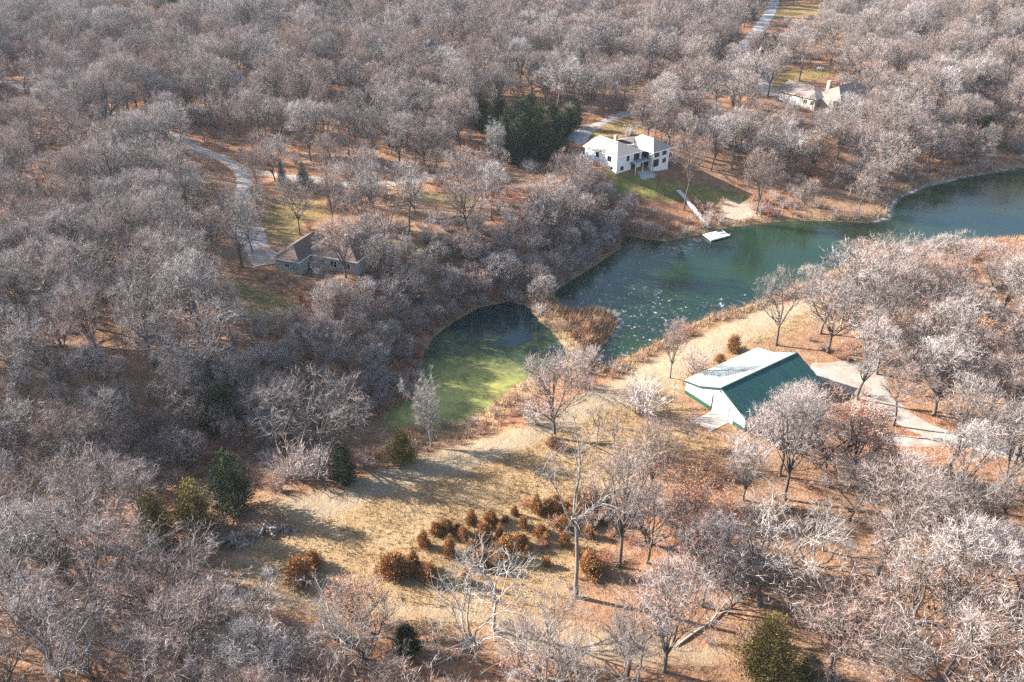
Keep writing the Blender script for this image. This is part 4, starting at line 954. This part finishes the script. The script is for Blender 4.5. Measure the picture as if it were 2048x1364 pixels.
for p, ty, v, wd, lab in [((1386, 748), 690, 3, .95, 'dense round shrub on the grass beside the pale barn roof'), ((1282, 828), 752, 3, 1.1, 'broad round pinkish shrub in the grass before the barn'), ((1065, 850), 800, 1, 1.2, 'grey shrub at the pond end of the mown path'),
                          ((600, 960), 878, 1, 1.0, 'whitish upright shrub in the hedge over the creek'), ((640, 955), 885, 1, 1.0, 'pale shrub beside the whitish one in the creek hedge'), ((1540, 880), 815, 3, 1.1, 'dark thicket under the ash at the barn end'), ((1120, 905), 885, 2, .9, 'low brown shrub by the dark juniper')]:
    hh('shrub', v, p, ty, lab, 'shrub', wide=wd)
plant('shrub', 0, tuple(pg(1250, 985)), 0, 1.1, 'pinkish shrub at the open grass edge near the very tall forked dead tree', 'shrub')

# woodland: every tree a place on the ground; the largest in view become objects of their own, the rest one woodland
HX = np.array(HEROES)
gx, gy = np.meshgrid(np.arange(-420, 420, 6.9), np.arange(52, 690, 6.9))
gx = gx + rng.uniform(-2.8, 2.8, gx.shape) + 3 * (np.arange(gx.shape[0])[:, None] % 2); gy = gy + rng.uniform(-2.8, 2.8, gy.shape)
cx, cy = gx.ravel(), gy.ravel(); cz = H(cx, cy); B = np.stack([cx, cy, cz], -1)
px_, py_ = project(B)
keep = (px_ > -340) & (px_ < 2200) & (py_ > -140) & (py_ < 1640) & (lookup(GDW, cx, cy) > 2.0)
keep &= ~in_foot(cx, cy) & ~on_road(cx, cy, .5)
for p in LAWNS + SANDS: keep &= ~inside(cx, cy, p)
DIKE = [tuple(pz(*p)[:2]) for p in [(1060, 590), (1110, 575), (1240, 610), (1240, 660), (1200, 750), (1110, 790), (1100, 660)]]
keep &= ~inside(cx, cy, DIKE)
keep &= ~(sdist(cx, cy, FIELD) < 1.5) & ~np.logical_or.reduce([inside(cx, cy, p) for p in TRACK])
keep &= np.array([True] * len(cx)) if len(HX) == 0 else (np.min(np.hypot(cx[:, None] - HX[None, :, 0], cy[:, None] - HX[None, :, 1]), 1) > 2.6)
cx, cy, cz, px_, py_ = cx[keep], cy[keep], cz[keep], px_[keep], py_[keep]
n = len(cx); u1, u2, u3 = rng.random(n), rng.random(n), rng.random(n)
nearR = (px_ > 1180) & (py_ > 880); lakeR = (px_ > 1560) & (py_ > 470) & (py_ <= 880); nearL = (py_ > 930) & (px_ <= 1180); creek = lookup(GD, cx, cy) < 14
patchy = np.sin(cx * .045 + 1.7 * np.sin(cy * .03)) + np.sin(cy * .05 + 1.2 * np.sin(cx * .028)); 
prob = np.where(nearR, .78, np.where(lakeR, .85, np.where(nearL, .72, np.where((py_ > 330) & (py_ < 520) & (px_ > 640) & (px_ < 1800), .56, .76) + .2 * patchy)))
kind = np.where(u1 < .50, 0, np.where(u1 < .80, 1, 2)); kind = np.where(nearR & (u1 < .22), 3, kind); kind = np.where((~nearR) & (u1 < .02), 3, kind); kind = np.where((lakeR | nearR) & (u1 > .93), 4, kind)
kind = np.where(creek & (u1 > .45) & (kind < 3), 2, kind)
KN = ['oak', 'ash', 'scrub', 'dead', 'leafy']
var = np.array([int(u * len(KIND[KN[k]])) for u, k in zip(u2, kind)])
sc = np.where(kind == 2, .75 + .7 * u3, .76 + .56 * u3) * np.where(py_ < 300, 1.05, 1.0)
hgt = np.array([VH[(KN[k], v)] for k, v in zip(kind, var)]) * sc; rad = np.array([VR[KN[k]] for k in kind]) * sc
ok = rng.random(n) < prob
for fz, fr in ((.3, 0), (.55, 0), (.8, 0), (.97, 0), (.6, -.75), (.6, .75)):
    qx, qy = project(np.stack([cx + fr * rad, cy, cz + fz * hgt], -1))
    for k, p in enumerate(CLEAR):
        if k < 2 and (fr != 0 or fz < .5): continue
        ok &= ~inside(qx, qy, p)
    if fz < .9 and fr == 0 : ok &= ~(inside(qx, qy, CLEAR_FIELD) & (rng.random(n) < (.9 if fz < .7 else .5)))
sel = np.where(ok)[0]
cx, cy, cz, kind, var, sc, hgt, px_, py_ = [a[sel] for a in (cx, cy, cz, kind, var, sc, hgt, px_, py_)]
rz = rng.uniform(0, 6.283, len(cx))
bx0, by0 = np.meshgrid(np.arange(-140, 60, 3.0), np.arange(95, 260, 3.0)); bx0 = (bx0 + rng.uniform(-1.4, 1.4, bx0.shape)).ravel(); by0 = (by0 + rng.uniform(-1.4, 1.4, by0.shape)).ravel()
ddw, sdw = lookup(GD, bx0, by0), lookup(GSIDE, bx0, by0); qx, qy = project(np.stack([bx0, by0, H(bx0, by0)], -1)); q2x, q2y = project(np.stack([bx0, by0, H(bx0, by0) + 5], -1))
kb = (ddw > .9) & (lookup(GDW, bx0, by0) > .9) & (ddw < 20) & (sdw > .6) & (qx < 1262) & (qx > -60) & ~inside(q2x, q2y, POND_PX) & ~in_foot(bx0, by0) & ~on_road(bx0, by0, .5) & (rng.random(len(bx0)) < .62)
for p in LAWNS: kb &= ~inside(bx0, by0, p)
bx0, by0 = bx0[kb], by0[kb]; nb0 = len(bx0); s0 = rng.uniform(.5, 1.05, nb0); v0 = rng.integers(0, 3, nb0)
cx, cy, cz = np.append(cx, bx0), np.append(cy, by0), np.append(cz, H(bx0, by0)); kind = np.append(kind, np.full(nb0, 2)); var = np.append(var, v0); sc = np.append(sc, s0)
hgt = np.append(hgt, [VH[('scrub', v)] * q for v, q in zip(v0, s0)]); rz = np.append(rz, rng.uniform(0, 6.28, nb0)); px_, py_ = project(np.stack([cx, cy, cz], -1))
tx_, ty_ = project(np.stack([cx, cy, cz + hgt], -1)); app = np.where((px_ > -30) & (px_ < 2078) & (py_ > 40) & (ty_ < 1364), py_ - ty_, 0)
single = np.zeros(len(cx), bool)
for k, cap in ((0, 230), (1, 150), (2, 200), (3, 60), (4, 60)):
    i = np.where((kind == k) & (app > 0))[0]; i = i[np.argsort(-app[i])][:cap]; single[i] = True
TRAIT = {0: ['round-crowned', 'high-crowned', 'flat-topped', 'narrow-crowned', 'dense-crowned', 'long-trunked', 'low wide-spreading'], 1: ['slim', 'low-branched', 'towering', 'bushy'], 2: ['twin-stemmed', 'single-stemmed', 'triple-stemmed']}
LK = ['{s} bare oak', '{s} bare ash', '{s} bare young tree', '{s} dead pale-limbed tree', '{s} orange-leaved oak']
for i in np.where(single)[0]:
    lm_, l2_ = landmark((cx[i], cy[i])); s_ = 'tall' if hgt[i] > (8 if kind[i] == 2 else 14.5) else 'low' if hgt[i] < (6.3 if kind[i] == 2 else 12) else 'mid-sized'
    tr_ = TRAIT[kind[i]][var[i]] if kind[i] in TRAIT else ''
    lb = LK[kind[i]].format(s=(s_ + ' ' + tr_).strip()) + f' by {lm_}, towards {l2_[4:]}'
    plant(KN[kind[i]], int(var[i]), (cx[i], cy[i], cz[i]), rz[i], (sc[i] * (1 + .1 * math.sin(i)), sc[i] * (1 + .1 * math.sin(i)), sc[i]), lb, 'tree', KN[kind[i]] + ' trees, ' + (s_ + ' ' + tr_).strip() + f', by {lm_} towards {l2_[4:]}')

def scatter(name, P, code, rzv, scv, protos, label, cat=None):
    me = bpy.data.meshes.new(name); me.vertices.add(len(P)); me.vertices.foreach_set('co', np.asarray(P, np.float32).ravel())
    for an, tp, data in (('code', 'INT', np.asarray(code, np.int32)), ('turn', 'FLOAT', np.asarray(rzv, np.float32)), ('size', 'FLOAT_VECTOR', np.asarray(scv, np.float32))):
        a = me.attributes.new(an, tp, 'POINT'); a.data.foreach_set('vector' if tp == 'FLOAT_VECTOR' else 'value', data.ravel())
    o = obj(name, me); g = bpy.data.node_groups.new(name, 'GeometryNodeTree')
    g.interface.new_socket('Geometry', in_out='INPUT', socket_type='NodeSocketGeometry'); g.interface.new_socket('Geometry', in_out='OUTPUT', socket_type='NodeSocketGeometry')
    gi = g.nodes.new('NodeGroupInput'); go = g.nodes.new('NodeGroupOutput'); jn = g.nodes.new('GeometryNodeJoinGeometry')
    def att(n_, t_): a = g.nodes.new('GeometryNodeInputNamedAttribute'); a.data_type = t_; a.inputs['Name'].default_value = n_; return a.outputs['Attribute']
    ac, at_, asz = att('code', 'INT'), att('turn', 'FLOAT'), att('size', 'FLOAT_VECTOR')
    cb = g.nodes.new('ShaderNodeCombineXYZ'); g.links.new(at_, cb.inputs[2]); er = g.nodes.new('FunctionNodeEulerToRotation'); g.links.new(cb.outputs[0], er.inputs[0])
    for k, parts in enumerate(protos):
        jp = g.nodes.new('GeometryNodeJoinGeometry')
        for q in parts:
            oi = g.nodes.new('GeometryNodeObjectInfo'); oi.inputs[0].default_value = q; oi.transform_space = 'ORIGINAL'; g.links.new(oi.outputs['Geometry'], jp.inputs[0])
        cm = g.nodes.new('FunctionNodeCompare'); cm.data_type = 'INT'; cm.operation = 'EQUAL'; g.links.new(ac, cm.inputs[2]); cm.inputs[3].default_value = k
        ip = g.nodes.new('GeometryNodeInstanceOnPoints'); g.links.new(gi.outputs[0], ip.inputs['Points']); g.links.new(cm.outputs[0], ip.inputs['Selection']); g.links.new(jp.outputs[0], ip.inputs['Instance'])
        g.links.new(er.outputs[0], ip.inputs['Rotation']); g.links.new(asz, ip.inputs['Scale']); g.links.new(ip.outputs[0], jn.inputs[0])
    g.links.new(jn.outputs[0], go.inputs[0]); md = o.modifiers.new('scatter', 'NODES'); md.node_group = g
    return tag(o, label, cat, kind='stuff')

keys = []
for k_ in KN:
    for v_ in range(len(KIND[k_])):
        if (k_, v_) in PROTO: keys.append((k_, v_))
code = np.array([keys.index((KN[k], v)) if (KN[k], v) in keys else 0 for k, v in zip(kind, var)])
f = ~single; wv_ = rng.uniform(.72, 1.28, len(cx))
scatter('woodland', np.stack([cx, cy, cz], -1)[f], code[f], rz[f], np.stack([sc * wv_, sc * wv_, sc * (1.9 - .9 * wv_)], -1)[f], [PROTO[k] for k in keys], 'bare grey winter woodland covering the hills behind the lake', 'woodland')
print('trees', len(cx), 'single', single.sum())

# underbrush
gx, gy = np.meshgrid(np.arange(-330, 330, 2.5), np.arange(52, 480, 2.5)); bx_ = (gx + rng.uniform(-1.2, 1.2, gx.shape)).ravel(); by_ = (gy + rng.uniform(-1.2, 1.2, gy.shape)).ravel(); bz_ = H(bx_, by_)
qx, qy = project(np.stack([bx_, by_, bz_], -1))
k_ = (qx > -60) & (qx < 2110) & (qy > -20) & (qy < 1420) & (lookup(GDW, bx_, by_) > .7) & ~in_foot(bx_, by_) & ~on_road(bx_, by_, .6) & (sdist(bx_, by_, FIELD) > 1.0)
for p in LAWNS + SANDS + TRACK: k_ &= ~inside(bx_, by_, p)
pt = np.sin(bx_ * .11 + 2 * np.sin(by_ * .07)) + np.sin(by_ * .13 + 2 * np.sin(bx_ * .06)) + .8 * np.sin(bx_ * .31 + by_ * .27)
dS = lookup(GDW, bx_, by_); sideS = lookup(GSIDE, bx_, by_)
pr = np.where((qx > 1180) & (qy > 700), .34, np.where(qy < 330, .32, .55)) * np.clip(.75 + .5 * pt, .05, 1.6)
pr = np.where((dS < 22) & (sideS > .5) & (qx < 1260), .9, pr)
JB = poly_g([(1040, 1000), (1215, 985), (1235, 1110), (1150, 1185), (1060, 1130), (1090, 1060)]); HB = poly_g([(500, 945), (640, 930), (800, 890), (1040, 835), (1110, 800), (1125, 825), (1040, 858), (880, 898), (720, 955), (600, 985), (510, 990)])
fw_ = inside(bx_, by_, FIELD) & ~inside(bx_, by_, MOWN) & ~in_foot(bx_, by_); hb_ = inside(bx_, by_, HB) & (dS > .6); jb_ = inside(bx_, by_, JB); k_ = np.where(hb_ | jb_ | fw_, True, k_); pr = np.where(hb_, .62, np.where(jb_, .4, np.where(fw_, .035, pr)))
k_ &= rng.random(len(bx_)) < pr
ex, ey = np.meshgrid(np.arange(-40, 45, 1.15), np.arange(110, 260, 1.15)); ex = (ex + rng.uniform(-.5, .5, ex.shape)).ravel(); ey = (ey + rng.uniform(-.5, .5, ey.shape)).ravel(); ed = lookup(GDW, ex, ey)
e_ = (ed > .25) & (ed < 5) & (lookup(GSIDE, ex, ey) > .55) & (rng.random(len(ex)) < .6) & ~inside(ex, ey, DIKE) & (project(np.stack([ex, ey, 0 * ex], -1))[0] < 1330)
bx_, by_ = np.append(bx_[k_], ex[e_]), np.append(by_[k_], ey[e_]); bz_ = H(bx_, by_); nb_ = len(bx_)
scatter('underbrush', np.stack([bx_, by_, bz_], -1), rng.choice(4, nb_, p=[.38, .2, .34, .08]), rng.uniform(0, 6.28, nb_), np.repeat(np.where(inside(bx_, by_, FIELD) & ~inside(bx_, by_, JB), rng.uniform(.15, .4, nb_), rng.uniform(.55, 1.25, nb_))[:, None], 3, 1), [PROTO[('shrub', v)] for v in range(4)], 'low russet and grey underbrush beneath the bare trees', 'underbrush')
print('brush', nb_)

# dry reeds and tussocks
def tufts(name, P, hmin, hmax, nbl, wdt, spread, mat, label, seed):
    r = np.random.default_rng(seed); n_ = len(P); hN = r.uniform(hmin, hmax, (n_, 1)) * np.ones((1, nbl)); az = r.uniform(0, 6.28, (n_, nbl)); 
    base = P[:, None] + np.stack([r.normal(size=(n_, nbl)) * spread, r.normal(size=(n_, nbl)) * spread, np.full((n_, nbl), -.05)], -1)
    hN = hN * r.uniform(.6, 1.1, hN.shape); ln = r.uniform(.1, .55, hN.shape)
    tip = base + np.stack([np.cos(az) * ln * hN, np.sin(az) * ln * hN, hN], -1); sd = np.stack([-np.sin(az), np.cos(az), np.zeros_like(az)], -1) * (wdt * r.uniform(.6, 1.3, hN.shape))[..., None]
    V = np.stack([base - sd, base + sd, tip], 2).reshape(-1, 3)
    o = obj(name, mesh_np(name, V, np.arange(len(V)).reshape(-1, 3), [mat])); return tag(o, label, 'grass', kind='stuff')
gx, gy = np.meshgrid(np.arange(-110, 170, .75), np.arange(85, 330, .75)); rx = (gx + rng.uniform(-.4, .4, gx.shape)).ravel(); ry = (gy + rng.uniform(-.4, .4, gy.shape)).ravel()
dd = lookup(GDW, rx, ry); k_ = (dd > .1) & (dd < 4.2) & (rng.random(len(rx)) < np.clip(1.1 - dd / 4.5, .05, .9) * .75) & ~inside(rx, ry, MOWN) & ~np.logical_or.reduce([inside(rx, ry, p) for p in SANDS + LAWNS])
dike = [tuple(pz(*p)[:2]) for p in [(1085, 600), (1125, 615), (1150, 628), (1220, 626), (1232, 648), (1195, 705), (1195, 740), (1150, 780), (1140, 740), (1130, 690), (1100, 640)]]
marsh = poly_g([(560, 880), (700, 830), (800, 800), (850, 860), (950, 850), (1020, 800), (1110, 770), (1060, 850), (900, 890), (760, 940), (640, 950)])
k_ |= (inside(rx, ry, dike) & (dd > .05) & (rng.random(len(rx)) < .8)) | (inside(rx, ry, marsh) & (dd > .1) & (rng.random(len(rx)) < .42))
cat_ = [tuple(pz(*p)[:2]) for p in [(1112, 628), (1150, 622), (1222, 622), (1236, 648), (1200, 700), (1190, 745), (1165, 770), (1160, 700)]]
isc = inside(rx, ry, cat_) & (dd > -.6)
RP = np.stack([rx, ry, np.maximum(H(rx, ry), -.3)], -1)
tufts('shore_reeds', RP[k_ & ~isc], .8, 1.8, 6, .06, .28, M_REED, 'dry tan reeds fringing the lake, the pond and the dike', 1)
nr_ = (dd > .0) & (dd < 3.2) & (lookup(GSIDE, rx, ry) < .5) & (rx > pz(1190, 740)[0]) & ~isc & (rng.random(len(rx)) < .7)
tufts('lakeside_grass', RP[nr_], 1.1, 2.0, 7, .06, .3, M_CATT2, 'tall brown grass band between the lake and the mown path', 4)
k2 = isc & (rng.random(len(rx)) < .95)
tufts('cattails', RP[k2], 1.4, 2.5, 9, .06, .3, M_CATT, 'brown cattail stand on the rounded point between pond and lake', 3)
gx, gy = np.meshgrid(np.arange(-60, 75, .62), np.arange(70, 185, .62)); rx = (gx + rng.uniform(-.3, .3, gx.shape)).ravel(); ry = (gy + rng.uniform(-.3, .3, gy.shape)).ravel()
tk_ = np.logical_or.reduce([inside(rx, ry, p) for p in TRACK])
k_ = inside(rx, ry, FIELD) & ~(sdist(rx, ry, MOWN) < .3) & ~tk_ & ~in_foot(rx, ry) & (rng.random(len(rx)) < .62 + .3 * np.sin(rx * .5 + np.sin(ry * .6) * 2))
tufts('tall_dry_grass', np.stack([rx, ry, H(rx, ry)], -1)[k_], .3, .8, 5, .055, .22, M_REED, 'tall dry tan grass standing in the open field', 2); print('grass', k_.sum())

gx, gy = np.meshgrid(np.arange(-75, 110, .8), np.arange(58, 165, .8)); rx = (gx + rng.uniform(-.4, .4, gx.shape)).ravel(); ry = (gy + rng.uniform(-.4, .4, gy.shape)).ravel()
qx, qy = project(np.stack([rx, ry, H(rx, ry)], -1))
k_ = (qx > -20) & (qx < 2070) & (qy > 690) & (qy < 1400) & ((qx > 1180) | (qy > 1080)) & (sdist(rx, ry, FIELD) > -.5) & (lookup(GDW, rx, ry) > 3) & ~in_foot(rx, ry) & ~on_road(rx, ry, .2) & (rng.random(len(rx)) < .42 + .3 * np.sin(rx * .23 + 2 * np.sin(ry * .19)))
for p in TRACK: k_ &= ~inside(rx, ry, p)
tufts('woodland_grass', np.stack([rx, ry, H(rx, ry)], -1)[k_], .2, .55, 5, .05, .25, M_WGRASS, 'dry russet grass and leaf stalks on the open woodland floor', 5); print('wgrass', k_.sum())

# ------------------------------------------------------------------ thin winter haze
hm = bpy.data.materials.new('haze'); hm.use_nodes = True; t = hm.node_tree; t.nodes.clear()
ho = t.nodes.new('ShaderNodeOutputMaterial'); hv = t.nodes.new('ShaderNodeVolumePrincipled'); hv.inputs['Color'].default_value = (.74, .86, 1.0, 1); hv.inputs['Density'].default_value = .00007; hv.inputs['Anisotropy'].default_value = .2
t.links.new(hv.outputs[0], ho.inputs['Volume'])
hz = MB().box(-4300, 4300, -700, 5800, -40, 130).build('haze', hm); tag(hz, 'thin pale blue winter haze over the far woods', 'haze', kind='stuff')
